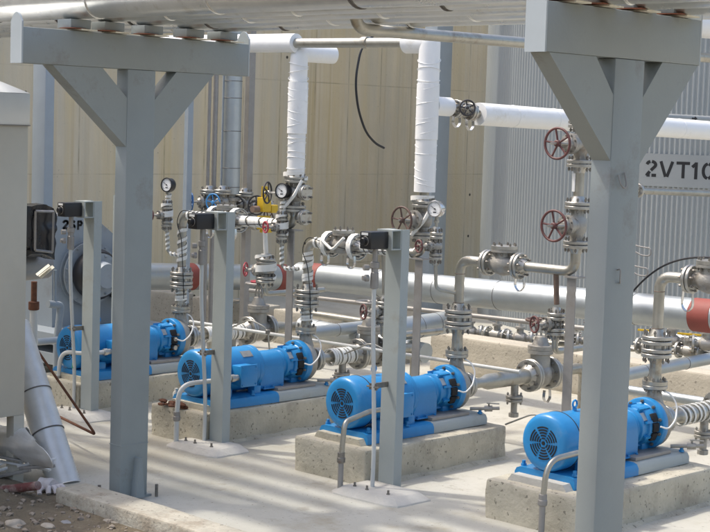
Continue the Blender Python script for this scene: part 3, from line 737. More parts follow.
# ------------------------------------------------------------------ discharge pipework, one run per pump
DY = [FY[i] + 1.05 for i in range(4)]
ZD = [1.375, 1.275, 1.262, 1.29]                      # height of the horizontal run
LEGX = [-8.08, -6.84, -5.63, -4.22]
CVX = [-8.80, -7.56, -6.175, -4.71]
d_lab = ['discharge pipe wrapped in white tape, rising from the farthest pump', 'discharge pipe with black heat cable and white tape, rising from the second pump', 'bare stainless discharge pipe bending right above the middle pump', 'bare stainless discharge pipe above the nearest pump, right of the thick gantry column']
cv_lab = ['check valve half hidden behind the second black control box', 'small check valve tied with white tape strips above the red-banded pipe', 'large bare check valve with round bolted cover above the middle pump', 'check valve cut off by the right edge of the photo']
zn = PH + .228 + .205
for i in range(4):
    x, y, zd, lx = PX[i], DY[i], ZD[i], LEGX[i]; wrap = i < 2
    t = Thing('discharge_pipe', d_lab[i], 'pipe', (x, y, zn), 'discharge pipes above the pumps')
    # spool on the nozzle: flange, reducer, triple flange stack, riser, elbow, run
    q = MB(); q.lathe((x, y, zn + .012), Z_, [(0, .074), (.022, .074), (.0225, .04), (.05, .036), (.12, .034), (.16, .046)], 28); t.part('lower_spool', q, 'stain')
    nb = MB(); nb.bolts((x, y, zn + .012), Z_, .058, 8, .0085, .085); t.part('flange_bolt', nb, 'bolt')
    z1 = zn + .185
    q = MB()
    for dz in (0, .028, .074, .102): flange(q, (x, y, z1 + dz), Z_, .088, .022)
    q.cyl((x, y, z1 + .028), (x, y, z1 + .074), .062, n=24)
    fo = t.part('flange', q, 'flange')
    nb = MB(); nb.bolts((x, y, z1 + .051), Z_, .072, 8, .009, .19); t.part('flange_bolt', nb, 'bolt', fo)
    z2 = z1 + .113
    q = MB(); q.lathe((x, y, z2), Z_, [(0, .05), (.03, .036), (.04, .031)], 24)
    cvx = CVX[i]; xe = lx - .0
    q.tube([(x, y, z2 + .035), (x, y, zd), (cvx - .15, y, zd)], .0315, 22, fil=.085); ro = t.part('riser', q, 'stain')
    rg = MB()
    for zz in (z2 + .042, zd - .09): rg.torus((x, y, zz), Z_, .0315, .0022, 24, 6)
    t.part('weld_bead', rg, 'brownpipe', ro)
    q = MB(); q.tube([(cvx + .15, y, zd), (lx, y, zd + .0), (lx, y, zd + .16)], .0305, 22, fil=.08); t.part('run_pipe', q, 'stain')
    if i == 2: strap(t, (cvx + .13, y, zd - .06), X_, drop=.07)
    if i == 3: strap(t, (cvx - .14, y, zd - .07), X_)
    if wrap:
        hp = MB(); hp.helix((x, y, zn + .06), (x, y, z1 - .01), .042, .028, .018, jit=.004)
        hp.helix((x, y, z2 + .02), (x, y, zd - .06), .0355, .05 if i else .075, .024, jit=.012); hp.helix((x, y, z2 + .03), (x, y, zd - .10), .0375, -.10 if False else .11, .022, phase=2.2, jit=.02)
        hp.helix((x + .07, y, zd), (cvx - .17, y, zd), .0355, .045, .02, phase=1); hp.helix((cvx + .17, y, zd), (lx - .05, y, zd), .035, .06 if i else .045, .03 if i else .038, phase=.5, jit=.01)
        t.part('heating_tape', hp, 'tape')
        cb = MB(); cb.tube([(x + .092, y - .05, zn + .1), (x + .09, y - .06, zn + .3), (x + .045, y - .05, zd - .15), (x - .02, y - .048, zd - .06), (x + .03, y - .045, zd + .045), (cvx - .18, y - .05, zd + .02), (cvx, y - .085, zd + .0), (cvx + .16, y - .05, zd - .03), (lx - .12, y - .04, zd + .01)], .0032, 8, fil=.06); t.part('heat_cable', cb, 'cable')
    cvt = check_valve((cvx, y, zd), X_, cv_lab[i], r=.034 if i > 1 else .031)
    if wrap:
        hp = MB()
        for dx in (-.125, .125):
            hp.helix((cvx + dx - .03, y, zd), (cvx + dx + .03, y, zd), .088, .03, .022, jit=.01)
        pz = [(-.10, .09), (.02, -.02), (.10, .085)]
        hp.tube([(cvx - .12, y - .09, zd + .03), (cvx - .02, y - .088, zd - .03), (cvx + .08, y - .08, zd + .06)], .011, 6, fil=.03)
        cvt.part('tape_wrap', hp, 'tape'); strap(cvt, (cvx - .125, y - .05, zd - .06), X_, drop=.06); strap(cvt, (cvx + .125, y - .05, zd - .06), X_, drop=.06)
    # support leg below the corner of the run
    lg = MB(); lg.prism([(-.032, -.032), (.032, -.032), (.032, -.024), (-.024, -.024), (-.024, .032), (-.032, .032)], (lx, y, .0), X_, Y_, Z_ * (zd - .03)); lg.box((lx, y, .006), (.16, .16, .012)); lg.box((lx, y, zd - .032), (.09, .09, .01))
    solo('pipe_support', lg, 'galvleg', ['dull steel leg under the farthest discharge pipe corner', 'dull steel leg right of the middle control post', 'dull steel leg just left of the thick gantry column', 'dull steel pipe leg right of the nearest pump, out at the edge'][i], 'pipe support', 'legs under the discharge pipes')
# main valves on the vertical discharge legs
gv = [(0, 1.60, 'wheelblack', .075, 'gate valve behind the taped pressure gauge, under the left white insulated riser'),
      (1, 1.50, 'wheelbrown', .085, 'gate valve with dark brown five-spoke wheel above the middle control post'),
      (2, 1.545, 'wheelred', .09, 'lower of two red-wheeled gate valves stacked left of the thick gantry column'),
      (2, 2.03, 'wheelred', .09, 'upper of two red-wheeled gate valves, close under the right gantry brace'),
      (3, 1.56, 'wheelred', .09, 'gate valve on the nearest discharge leg, out at the right edge')]
for i, z, wm, wr, lab in gv:
    t = gate_valve((LEGX[i], DY[i], z), Z_, (V((-1, -.45, 0)) if i == 0 else -Y_), lab, L=.16 if i < 2 else .19, wm=wm, wr=wr, H=.22 if i > 1 else .2, rise=.075 if i > 1 else .04)
    if i < 2:
        hp = MB(); hp.helix((LEGX[i], DY[i], z + .10), (LEGX[i], DY[i], z + .16), .085, .06, .03); hp.tube([V((LEGX[i] + .085, DY[i] - .02, z + .10)), V((LEGX[i] + .07, DY[i] - .07, z)), V((LEGX[i] - .02, DY[i] - .09, z - .1))], .012, 6, fil=.03); t.part('tape_wrap', hp, 'tape')
t = Thing('valve_riser', 'stainless riser joining the two red-wheeled gate valves', 'pipe', (LEGX[2], DY[2], 1.7)); q = MB(); q.cyl((LEGX[2], DY[2], 1.70), (LEGX[2], DY[2], 1.89), .031, n=20); q.cyl((LEGX[2], DY[2], 2.17), (LEGX[2], DY[2], 2.75), .031, n=20); t.part('riser_pipe', q, 'stain')
ln = MB(); ln.box((LEGX[2] - .016, DY[2] - .0305, 1.80), (.02, .004, .11)); t.part('paint_marking', ln, 'dial')

# ------------------------------------------------------------------ white insulated risers and header
def wraps(t, a, b, r, n, amp=.35):
    q = MB(); a = V(a); b = V(b); ax, u, w = frame(b - a)
    for k in range(n):
        f = (k + .5 + random.uniform(-.3, .3)) / n; c = a.lerp(b, f); tilt = (ax + u * random.uniform(-amp, amp) + w * random.uniform(-amp, amp)).normalized()
        q.torus(c, tilt, r + .0008, .0022, 30, 5)
    t.part('wrap_fold', q, 'white')
for i, zb, zt, rr, lab in ((0, 1.685, 2.64, .066, 'left white-wrapped insulated riser with elbow, above the taped gauge'), (1, 1.68, 2.645, .070, 'right white-wrapped insulated riser with elbow, behind the middle control post')):
    x, y = LEGX[i], DY[i]; t = Thing('insulated_riser', lab, 'insulated pipe', (x, y, zb), 'white insulated risers')
    q = MB(); n = 14
    if i: q.tube([(x, y, zb), (x, y, zt), (x - .20, y, zt)], rr, 28, fil=.012)
    else: q.tube([(x, y, zb), (x, y, zt - .05), (x + .04, y + .30, zt - .05)], rr * .95, 28, fil=.05)
    q.lathe((x, y, zb + .34), Z_, [(0, rr), (.001, rr + .004), (.36, rr + .004), (.361, rr)], 28)
    t.part('jacket', q, 'white')
    wraps(t, (x, y, zb + .02), (x, y, zb + .33), rr, 6); wraps(t, (x, y, zb + .36), (x, y, zt - .1), rr + .004, 9)
    q = MB(); q.cyl((x, y, zb - .06), (x, y, zb + .0), .031, n=18); t.part('pipe_end', q, 'stain')
y = DY[1] - .02; t = Thing('header_pipe', 'bare horizontal header pipe linking the white insulated elbows under the rack', 'pipe', (-7.6, y, 2.66))
q = MB(); q.cyl((-8.12, y, 2.655), (-7.03, y, 2.645), .033, n=20); t.part('bare_pipe', q, 'stain')
q = MB(); q.cyl((-9.8, y, 2.665), (-8.06, y, 2.655), .066, n=26); t.part('white_jacket', q, 'white')
q = MB(); q.lathe((-7.42, y, 2.65), X_, [(0, .036), (.002, .04), (.05, .04), (.052, .036)], 20); t.part('coupling', q, 'stain')
# white horizontal branch to the right with small valve
xw = LEGX[1]; yw = DY[1]
A = at(436, 106, 0, xw); B = at(449, 107, 0, xw); C_ = at(478, 114, 0, xw + .0); D = at(720, 131.5, 0, xw)
t = Thing('insulated_branch', 'long white insulated branch pipe running right in front of the corrugated tank', 'insulated pipe', C_)
q = MB(); q.cyl(V((xw, yw + .05, A.z)), B, .062, n=26); t.part('stub_jacket', q, 'white')
q = MB(); d = (D - C_); q.cyl(C_, D, .076, n=28); t.part('jacket', q, 'white')
q = MB()
for k in (.12, .27, .43, .6, .8): q.torus(C_ + d * k, d, .0765, .002, 28, 5)
t.part('wrap_fold', q, 'white')
q = MB(); q.cyl(B, C_, .03, n=18); t.part('bare_pipe', q, 'stain')
mid = (B + C_) / 2
t = gate_valve(mid, (C_ - B), V((.75, -.66, .1)), 'small dark-wheeled valve between two white insulated pipes high up', 'small flanged valves', L=.10, r=.026, fr=.06, H=.15, wr=.05, wm='wheelblack', rise=.02, bonnet_r=.04)
for k in (-.07, .07): strap(t, mid + (C_ - B).normalized() * k - Z_ * .04, (C_ - B), drop=.055)

# ------------------------------------------------------------------ suction pipework
VY = [8.63, 8.44, 8.70, 8.66]
s_lab = ['suction pipe wound with white rope at the farthest pump', 'suction pipe wound with white rope and tape behind the second pump', 'bare stainless suction pipe with reducer behind the middle pump', 'suction pipe wound with white cord at the nearest pump, by the right edge']
v_lab = ['upright suction gate valve with flat red-splashed wheel, in front of the red-banded pipe', 'upright suction gate valve with pale wheel, just left of the middle control post', 'upright suction gate valve with flat dark wheel between middle and nearest pumps', 'suction gate valve of the nearest pump, cut off by the right edge']
for i in range(4):
    x = PX[i]; y0 = FY[i] + 1.185; yv = VY[i]; z = AX
    t = Thing('suction_pipe', s_lab[i], 'pipe', (x, y0, z), 'suction pipes behind the pumps')
    q = MB(); q.lathe((x, y0 - .004, z), Y_, [(0, .05), (.02, .034), (.11, .034), (.14, .036), (.19, .052), (yv - .155 - y0, .052), (yv - .150 - y0, .058)], 28); po = t.part('reducer', q, 'stain')
    q = MB(); q.lathe((x, yv + .12, z), Y_, [(0, .058), (.02, .052), (.12, .05), (.20, .038)], 26); q.tube([(x, yv + .315, z), (x, yv + .52, z), (x, yv + .52, .0)], .038, 18, fil=.09); t.part('line_pipe', q, 'stain')
    # drain tee below
    yd = yv - .27
    q = MB(); q.cyl((x, yd, z - .03), (x, yd, z - .12), .026, n=16); flange(q, (x, yd, z - .13), Z_, .058, .02); flange(q, (x, yd, z - .153), Z_, .058, .02); q.cyl((x, yd, z - .16), (x, yd, z - .24), .022, n=14); q.bolts((x, yd, z - .142), Z_, .045, 4, .008, .085)
    q.lathe((x, yd, z - .27), Z_, [(0, .02), (.004, .034), (.03, .034), (.034, .02)], 8); t.part('drain_branch', q, 'cast')
    if i != 2:
        hp = MB(); hp.helix((x, y0 + .10, z), (x, yv - .17, z), .056, .055 if i == 3 else .028, .014 if i == 3 else .018, th=.006, jit=.006); t.part('rope_wrap', hp, 'tape')
    v = gate_valve((x, yv, z), Y_, Z_, v_lab[i], 'upright suction valves', L=.17, r=.05, fr=.112, H=.36, wr=.105, wm=['galvleg', 'galvleg', 'wheelbrown', 'wheelbrown'][i], bonnet_r=.088, rise=.035, spokes=4)
    if i == 2: strap(v, (x + .07, yv, z - .10), Y_, drop=.06)
    if i == 0:
        q = MB(); q.lathe((x, yv - .02, z + .378), Z_, [(0, .05), (.012, .06), (.02, .02)], 14); q.rough(.01, 20, 1); v.part('red_rag', q, 'wheelbright')

# drop lines with small valves between discharge run and suction
dl = [(0, -8.385, 1.03, 'wheelbright', 'taped globe valve with bright red wheel in front of the red band'), (1, -7.18, .86, 'wheelred', 'small upright globe valve with red wheel just left of the middle control post'),
      (2, -5.77, .93, 'wheelred', 'small globe valve with red wheel under the brown drop pipe')]
for i, x, z, wm, lab in dl:
    y = DY[i]; pc = V((x, y + .02, z))
    t = gate_valve(pc, Z_, V((-.35, -.9, 0)) if i != 0 else V((-.9, -.5, 0)), lab, 'small globe valves on the drop lines', L=.05 if i else .09, r=.024 if i else .036, fr=.056 if i else .07, H=.14, wr=.048, wm=wm, rise=.02, bonnet_r=.045, name='globe_valve', spokes=4)
    if i == 0:
        hp = MB(); hp.helix(pc - Z_ * .06, pc + Z_ * .12, .076, .06, .025, jit=.02); t.part('tape_wrap', hp, 'tape')
    q = MB(); q.cyl((x, y, ZD[i] - .02), (x, y + .02, z + .12), .017, n=14)
    t2 = Thing('drop_pipe', ['taped drop pipe above the bright red wheel valve', 'short drop pipe behind the middle control box', 'brown rusty drop pipe below the middle discharge run'][i], 'pipe', (x, y, z), 'drop pipes from the discharge runs'); t2.part('upper_pipe', q, ['tape', 'stain', 'brownpipe'][i])
    q = MB(); q.tube([(x, y + .02, z - .09), (x, y + .02, z - .17), (x, y + .62, z - .17)], .02, 14, fil=.05); t2.part('lower_pipe', q, 'stain')

# ------------------------------------------------------------------ pressure gauges with isolating valves
def gauge(gp, vp, foot, join, label, vlab, wm, taped, facing=V((.18, -1, .05))):
    gp, vp, foot, join = V(gp), V(vp), V(foot), V(join); a, u, w = frame(facing)
    t = Thing('pressure_gauge', label, 'gauge', gp - Z_ * .1, 'pressure gauges on the discharge pipes')
    R = .052
    q = MB(); q.lathe(gp - a * .028, a, [(0, R * .8), (.004, R * .95), (.01, R), (.05, R), (.053, R * 1.06), (.06, R * 1.06), (.062, R * .93), (.054, R * .92)], 36); c = t.part('case', q, 'black' if taped else 'gauge')
    q = MB(); q.lathe(gp + a * .0265, a, [(0, R * .9), (.001, R * .9)], 36); d = t.part('dial', q, 'dial', c)
    q = MB()
    for k in range(21):
        tt = R_(-135 + 13.5 * k); dd = w * math.cos(tt) + u * math.sin(tt); ln = .010 if k % 5 == 0 else .006
        q.tube([gp + a * .0282 + dd * R * .84, gp + a * .0282 + dd * (R * .84 - ln)], .0009, 4)
    dd = (w * .55 - u * .83); q.tube([gp + a * .031 - dd * R * .25, gp + a * .031 + dd * R * .62], .0016, 5); q.lathe(gp + a * .0285, a, [(0, .005), (.005, .004)], 10)
    q.box(gp + a * .028 - w * .022, (.022, .001, .007), rot=Matrix((u, a, w)).transposed()); t.part('dial_markings', q, 'letter', c)
    q = MB(); q.lathe(gp - Z_ * R, -Z_, [(0, .012), (.018, .012), (.02, .017), (.035, .017), (.036, .010), ((gp - vp).length - R - .07, .010)], 10); t.part('stem', q, 'flange')
    v = gate_valve(vp, Z_, V((-.25, -1, 0)), vlab, 'gauge isolating valves', L=.09, r=.022, fr=.042, H=.12, wr=.038, wm=wm, rise=.015, bonnet_r=.034, name='isolating_valve')
    q = MB(); q.tube([vp - Z_ * .085, foot, join], .0115, 14, fil=.035); v.part('impulse_pipe', q, 'stain')
    if taped:
        hp = MB(); hp.helix(vp - Z_ * .09, foot + Z_ * .02, .0135, .035, .016, th=.004); hp.helix(foot + (join - foot) * .1, join, .0135, .035, .016, th=.004)
        hp.helix(vp - Z_ * .06, vp + Z_ * .09, .044, .05, .03, jit=.02); hp.helix(vp + Z_ * .09, gp - Z_ * .06, .02, .03, .018); v.part('heating_tape', hp, 'tape')
for i, (g_, v_, f_, j_, lab, vlab, wm, tp) in enumerate([
    ((169, 185), (167, 215), (168, 253), (182, 256), 'small dial gauge with black case, farthest left of three gauges', 'taped isolating valve with red wheel below the farthest left gauge', 'wheelred', True),
    ((284, 191), (282, 227), (282, 268), (299, 269), 'dial gauge with black case in front of the left white riser', 'taped isolating valve with bright red wheel beneath the gauge at the left white riser', 'wheelbright', True),
    ((437, 209), (436, 246), (436, 289), (456, 293), 'dial gauge with silver case right of the right white riser', 'bare isolating valve with red wheel beneath the silver-cased gauge', 'wheelred', False)]):
    y = DY[i] - (.13 if i == 2 else .06)
    gauge(at(*g_, 1, y), at(*v_, 1, y), at(*f_, 1, y), at(*j_, 1, DY[i] - .02), lab, vlab, wm, tp)

# ------------------------------------------------------------------ long pipes behind
def clad_pipe(name, pts, r, m, label, cat='pipe', group=None, bands=(), seams=(), n=28, fil=.12):
    t = Thing(name, label, cat, pts[0], group); q = MB(); q.tube(pts, r, n, fil=fil); t.part('cladding' if m in ('galv', 'foil') else 'pipe', q, m)
    a, b = V(pts[0]), V(pts[-1]); ax = (b - a).normalized()
    for f, wd, mm in bands:
        q = MB(); q.lathe(a.lerp(b, f) - ax * wd / 2, ax, [(0, r + .001), (.001, r + .0035), (wd - .001, r + .0035), (wd, r + .001)], n); t.part('colour_band', q, mm)
    for f in seams:
        q = MB(); q.torus(a.lerp(b, f), ax, r + .0005, .0022, n, 5); t.part('seam', q, 'seam')
    return t
a = at(300, 275.3, 1, 9.6); b = at(760, 321, 1, 9.6)
def fr_at(px): return (at(px, 277 + (px - 318) * .0995, 1, 9.6).x - a.x) / (b.x - a.x)
clad_pipe('main_pipe', [a, b], .115, 'galv', 'long thick galvanised-clad pipe with red bands running behind the middle pump', bands=[(fr_at(319), .125, 'band'), (fr_at(611), .10, 'band'), (fr_at(706), .17, 'band')], seams=[.22, .36, .50, .78])
a = at(95, 277, 1, 10.1); b = at(300, 279.5, 1, 10.1)
p1 = at(95, 276, 0, -11.6); p2 = at(300, 277.5, 0, -11.6)
clad_pipe('rear_pipe', [p1, p2], .128, 'galv', 'thick grey clad pipe with red end bands behind the second control post', bands=[((at(188, 276, 0, -11.6).y - p1.y) / (p2.y - p1.y), .10, 'band'), ((at(280, 276, 0, -11.6).y - p1.y) / (p2.y - p1.y), .17, 'band')], seams=[.6, .73])
a = at(250, 290.5, 1, 9.5); b = at(600, 330, 1, 9.5); clad_pipe('small_pipe', [a, b], .019, 'galvleg', 'thin dull pipe running just beneath the long thick clad pipe')
a = at(380, 351, 1, 8.2); b = at(530, 374, 1, 8.2)
clad_pipe('drain_pipe', [at(190, 321.5, 1, 8.25), at(520, 372, 1, 8.25)], .013, 'whiterod', 'thin pale pipe running along behind the pump discharge nozzles')
clad_pipe('grey_pipe', [at(622, 389, 1, 8.6), at(760, 411, 1, 8.6)], .030, 'galv', 'grey pipe running behind the nearest pump casing')
clad_pipe('cross_pipe', [at(600, 379.5, 0, -5.9), at(760, 349, 0, -5.9)], .042, 'galv', 'pale clad pipe rising right behind the nearest discharge flanges', seams=[.25, .5, .75])
clad_pipe('suction_header', [at(302, 326, 1, 9.05), at(426, 353, 1, 9.05)], .075, 'galv', 'shiny clad pipe slanting behind the second pump to a flat banded end', seams=[.15, .5, .93])
clad_pipe('suction_branch', [at(306, 333, 0, -8.6), at(380, 325, 0, -8.6)], .048, 'galv', 'clad pipe crossing behind the shiny slanting pipe', seams=[.4, .85])
clad_pipe('stub_pipe', [at(388, 331, 0, -8.0), at(452, 321.5, 0, -8.0)], .088, 'galv', 'short thick clad pipe with dark seams right of the middle control post', seams=[.45, .72, .97])

for i, (x_, y_, z_, lab) in enumerate([(-8.72, 8.05, .62, 'thin bare tubing loop beside the farthest suction pipe'), (-7.42, 8.0, .60, 'thin bare tubing loop beside the second suction pipe'), (-6.05, 8.1, .30, 'thin bare tubing low beside the middle suction pipe')]):
    t = Thing('tubing_loop', lab, 'tubing', (x_, y_, 0), 'thin tubing loops by the suction pipes'); q = MB()
    q.tube([(x_ - .25, y_ - .05, z_ - .1), (x_ - .05, y_, z_), (x_ + .1, y_ + .05, z_ - .06), (x_ + .12, y_ + .1, .05)], .006, 10, fil=.06); t.part('tube', q, 'stain')
    q = MB(); q.lathe((x_ + .1, y_ + .05, z_ - .1), Z_, [(0, .012), (.004, .018), (.03, .018), (.034, .012)], 6); t.part('fitting', q, 'bolt')
for i, (px, py, ln, lab) in enumerate([(207, 330, .5, 'short horizontal pipe with flange low behind the second control post'), (340, 318, .6, 'short horizontal pipe with flange above the shiny slanting pipe')]):
    c = at(px, py, 1, 9.3); t = Thing('branch_pipe', lab, 'pipe', c, 'short flanged branch pipes'); q = MB(); q.cyl(c - X_ * ln / 2, c + X_ * ln / 2, .028, n=16); q.cyl(c + X_ * .05, V((c.x + .05, c.y, 0)), .024, n=14); t.part('pipe', q, 'stain')
    q = MB(); flange(q, c + X_ * ln / 2, X_, .07, .02); flange(q, c + X_ * (ln / 2 + .024), X_, .07, .02); q.bolts(c + X_ * (ln / 2 + .012), X_, .055, 6, .008, .08); t.part('flange', q, 'flange')
# low valves and flanges seen over the low wall
ml = [(470, 328, .07), (497, 331, .06), (520, 334, .055), (566, 331, .08), (590, 337, .06), (650, 343, .07), (672, 337, .06), (690, 347, .07), (706, 340, .06)]
for i, (px, py, r) in enumerate(ml):
    c = at(px, py + 4, 1, 10.9); t = Thing('manifold_valve', 'small dull flanged valve in the cluttered row above the low wall', 'valve', c, 'small valves above the low wall')
    q = MB(); ax = X_ if i % 2 else (X_ + Y_ * .6); q.lathe(c, ax, [(-.11, .03), (-.06, .03), (-.04, .05), (.04, .05), (.06, .03), (.11, .03)], 18); q.lathe(c, Z_, [(-.02, .035), (.08, .03), (.081, .045), (.10, .045), (.101, .018), (.15, .014)], 14); t.part('body', q, 'cast')
    for s_ in (-1, 1):
        q = MB(); flange(q, c + V(ax).normalized() * .10 * s_, ax, .07, .02); q.bolts(c + V(ax).normalized() * .1 * s_, ax, .055, 6, .008, .06); t.part('flange', q, 'flange')
    if i in (1, 4, 6): handwheel(t, c + Z_ * .155, Z_, .055, 'wheelbrown', 4)
    if i in (5, 7):
        q = MB(); q.box(c + V((.0, -.02, .135)), (.19, .022, .014), rz=.3); t.part('lever', q, 'yellow')
clad_pipe('manifold_pipe', [at(462, 337, 1, 10.95), at(760, 358, 1, 10.95)], .022, 'stain', 'stainless manifold pipe lying along the top of the low wall')
clad_pipe('manifold_pipe', [at(650, 334, 1, 11.2), at(760, 350, 1, 11.2)], .035, 'galv', 'pale pipe above the row of small valves at far right')

# ------------------------------------------------------------------ upright pipes and valve cluster in front of the wall (left centre)
XB = -10.9
t = Thing('clad_riser', 'upright clad pipe with seam bands in front of the tan wall, left of centre', 'pipe', at(232, 195, 0, XB))
a = at(230.5, 194, 0, XB); b = V((a.x, a.y, 3.6)); q = MB(); q.cyl(a, b, .083, n=26); t.part('cladding', q, 'galv')
for py in (81, 98, 131, 168, 187):
    q = MB(); z = at(231, py, 0, XB).z; q.torus((a.x, a.y, z), Z_, .0835, .003, 28, 5); t.part('seam', q, 'seam')
q = MB(); q.lathe(a - Z_ * .001, -Z_, [(0, .05), (.03, .05), (.031, .09), (.06, .09), (.065, .06), (.14, .05), (.141, .09), (.17, .09), (.171, .035), (.6, .035)], 24); t.part('flanged_end', q, 'cast')
tubes = [(213, 'thin dull upright tube far left of the clad riser', .024, 'galvleg'), (207, 'thinner upright tube beside the clad riser, above the blue wheels', .016, 'galvleg'), (221, 'slim blue-grey upright tube touching the clad riser', .014, 'steelblue'), (247, 'dull upright square tube right of the clad riser', .035, 'galvleg'), (187, 'pale blue-grey upright angle post left of the blue wheels', .030, 'steelblue')]
for px, lab, r, m in tubes:
    a = at(px, 205, 0, XB - .05); t = MB()
    if px in (247, 187): t.box((a.x, a.y, 1.75), (r * 1.6, r * 2, 3.5))
    else: t.cyl((a.x, a.y, .0), (a.x, a.y, 3.5), r, n=14)
    solo('upright_tube', t, m, lab, 'tube', 'upright tubes before the wall')
def small_valve(px, py, X, axis, stem, wm, wr, lab, fr=.085, L=.14, r=.035, H=.2):
    gate_valve(at(px, py, 0, X), axis, stem, lab, 'flanged valves in front of the tan wall', L=L, r=r, fr=fr, H=H, wr=wr, wm=wm, rise=.02)
small_valve(222, 202, XB + .1, Z_, V((.2, -1, 0)), 'bluelight', .075, 'valve with pale blue wheel facing forward, above the second control box', H=.12)
small_valve(209, 202, XB, Z_, V((-.55, -1, 0)), 'bluedark', .075, 'valve with dark blue wheel, left of the pale blue one', H=.15)
small_valve(244, 204, XB - .05, Z_, V((.5, -1, 0)), 'wheelblack', .08, 'rusty dark-wheeled valve between pale blue wheel and yellow actuator', H=.2)
small_valve(250, 222, XB, X_, V((.8, .2, .2)), 'wheelbrown', .075, 'dark valve with brown wheel just above the taped discharge pipe', H=.2, fr=.075)
small_valve(262, 206, XB + .2, Y_, V((.4, -1, .1)), 'wheelblack', .085, 'small valve with black wheel above the yellow actuator', H=.1, fr=.06, L=.1, r=.025)
c = at(264, 209, 0, XB + .6); t = Thing('valve_actuator', 'yellow valve actuator block among dark valves left of the taped gauge', 'actuator', c)
q = MB(); q.box(c + Z_ * .04, (.085, .10, .13), bev=.01); q.box(c - Z_ * .12, (.06, .12, .12), bev=.01); t.part('housing', q, 'yellow')
q = MB(); q.cyl(c + Z_ * .1, c + Z_ * .2, .028, n=14); q.box(c + V((0, .1, .0)), (.07, .08, .07), bev=.006); q.box(c + V((0, .03, -.18)), (.06, .10, .06), bev=.006); t.part('bracket', q, 'yellow')
q = MB(); q.cyl(c - Y_ * .07, c - Y_ * .14, .03, n=14); t.part('shaft', q, 'brownpipe')
# side flanged stubs on the left white riser's stack
for z_, lab in ((1.615, 'upper bolted blank stub on the right of the taped gauge'), (1.44, 'lower bolted blank stub on the right of the taped gauge')):
    c = V((LEGX[0], DY[0], z_)); t = Thing('branch_stub', lab, 'flange stub', c, 'blank stubs beside the taped gauge'); q = MB(); q.cyl(c + X_ * .03, c + X_ * .09, .026, n=16); t.part('neck', q, 'cast')
    q = MB(); flange(q, c + X_ * .09, X_, .055, .018); flange(q, c + X_ * .112, X_, .055, .018); fo = t.part('flange', q, 'flange'); q = MB(); q.bolts(c + X_ * .10, X_, .044, 4, .009, .09); t.part('flange_bolt', q, 'bolt', fo)

# steel columns behind
def column(px0, px1, pxm, py, X, label):
    a = at(px0, py, 0, X); b = at(px1, py, 0, X); m = at(pxm, py, 0, X)
    q = MB(); q.box((X - .09, (m.y + b.y) / 2, 2.4), (.18, (b.y - m.y) + .02, 4.8), bev=.006); solo('steel_column', q, 'steelblue', label, 'column', 'blue-grey steel columns before the wall')
column(37.2, 54, 46.8, 66, -11.0, 'blue-grey steel column in front of the wall, right of the big cabinet')
column(437, 451.5, 437, 60, -11.4, 'blue-grey steel column directly behind the right white riser')
q = MB(); p = at(111.5, 300, 0, -9.6); q.prism([(0, 0), (.05, 0), (.05, .006), (.006, .006), (.006, .05), (0, .05)], (p.x, p.y, 0), X_, Y_, Z_ * (at(115, 195, 0, -9.6).z)); solo('angle_post', q, 'post', 'thin pale angle-iron post peeking out left of the wide gantry column', 'post')

# ------------------------------------------------------------------ corrugated tank with stencilled number
rd = RM @ V(((715 - CX) / F, (150 - CY) / F, 1)); rd.z = 0; rd.normalize(); TC = rd * 18.5; TR = 2.6
ang0 = math.atan2(-TC.y, -TC.x)
t = Thing('storage_tank', 'huge round tank clad in ribbed galvanised sheet, stencilled 2VT10, filling the upper right', 'tank', (TC.x, TC.y, 0))
q = MB(); P = []; npch = 330; sub = 6; nz = [0, 6.2]
N_ = npch * sub
for z in nz:
    row = []
    for k in range(N_):
        tt = 2 * math.pi * k / N_; rr = TR + .0125 * math.sin(2 * math.pi * k / sub)
        row.append(q.bm.verts.new((TC.x + rr * math.cos(tt), TC.y + rr * math.sin(tt), z)))
    P.append(row)
for k in range(N_): q.bm.faces.new((P[0][k], P[0][(k + 1) % N_], P[1][(k + 1) % N_], P[1][k]))
q.bm.faces.new(P[1]); sh = t.part('cladding', q, 'tank', ang=80)
def tank_hit(px, py, R):
    r = RM @ V(((px - CX) / F, (py - CY) / F, 1)); a = r.x ** 2 + r.y ** 2; bb = 2 * (r.x * -TC.x + r.y * -TC.y); c = TC.x ** 2 + TC.y ** 2 - R * R
    k = (-bb - math.sqrt(bb * bb - 4 * a * c)) / (2 * a); p = CAM + r * k; return math.atan2(p.y - TC.y, p.x - TC.x), p.z
def patch(mb, a0, a1, z0, z1, R, th, n=10):
    A = []
    for k in range(n + 1):
        tt = a0 + (a1 - a0) * k / n; A.append([mb.bm.verts.new((TC.x + r * math.cos(tt), TC.y + r * math.sin(tt), z)) for r, z in ((R, z0), (R + th, z0), (R + th, z1), (R, z1))])
    for B, C in zip(A, A[1:]):
        for j in range(4): mb.bm.faces.new((B[j], C[j], C[(j + 1) % 4], B[(j + 1) % 4]))
    mb.bm.faces.new(A[0]); mb.bm.faces.new(A[-1][::-1])
a0, zt_ = tank_hit(628, 152.5, TR); a1, zb_ = tank_hit(800, 190, TR); _, zb_ = tank_hit(650, 186, TR)
q = MB(); patch(q, a0, a1, zb_, zt_, TR + .004, .0095, 24); pl = t.part('number_plate', q, 'tankplate')
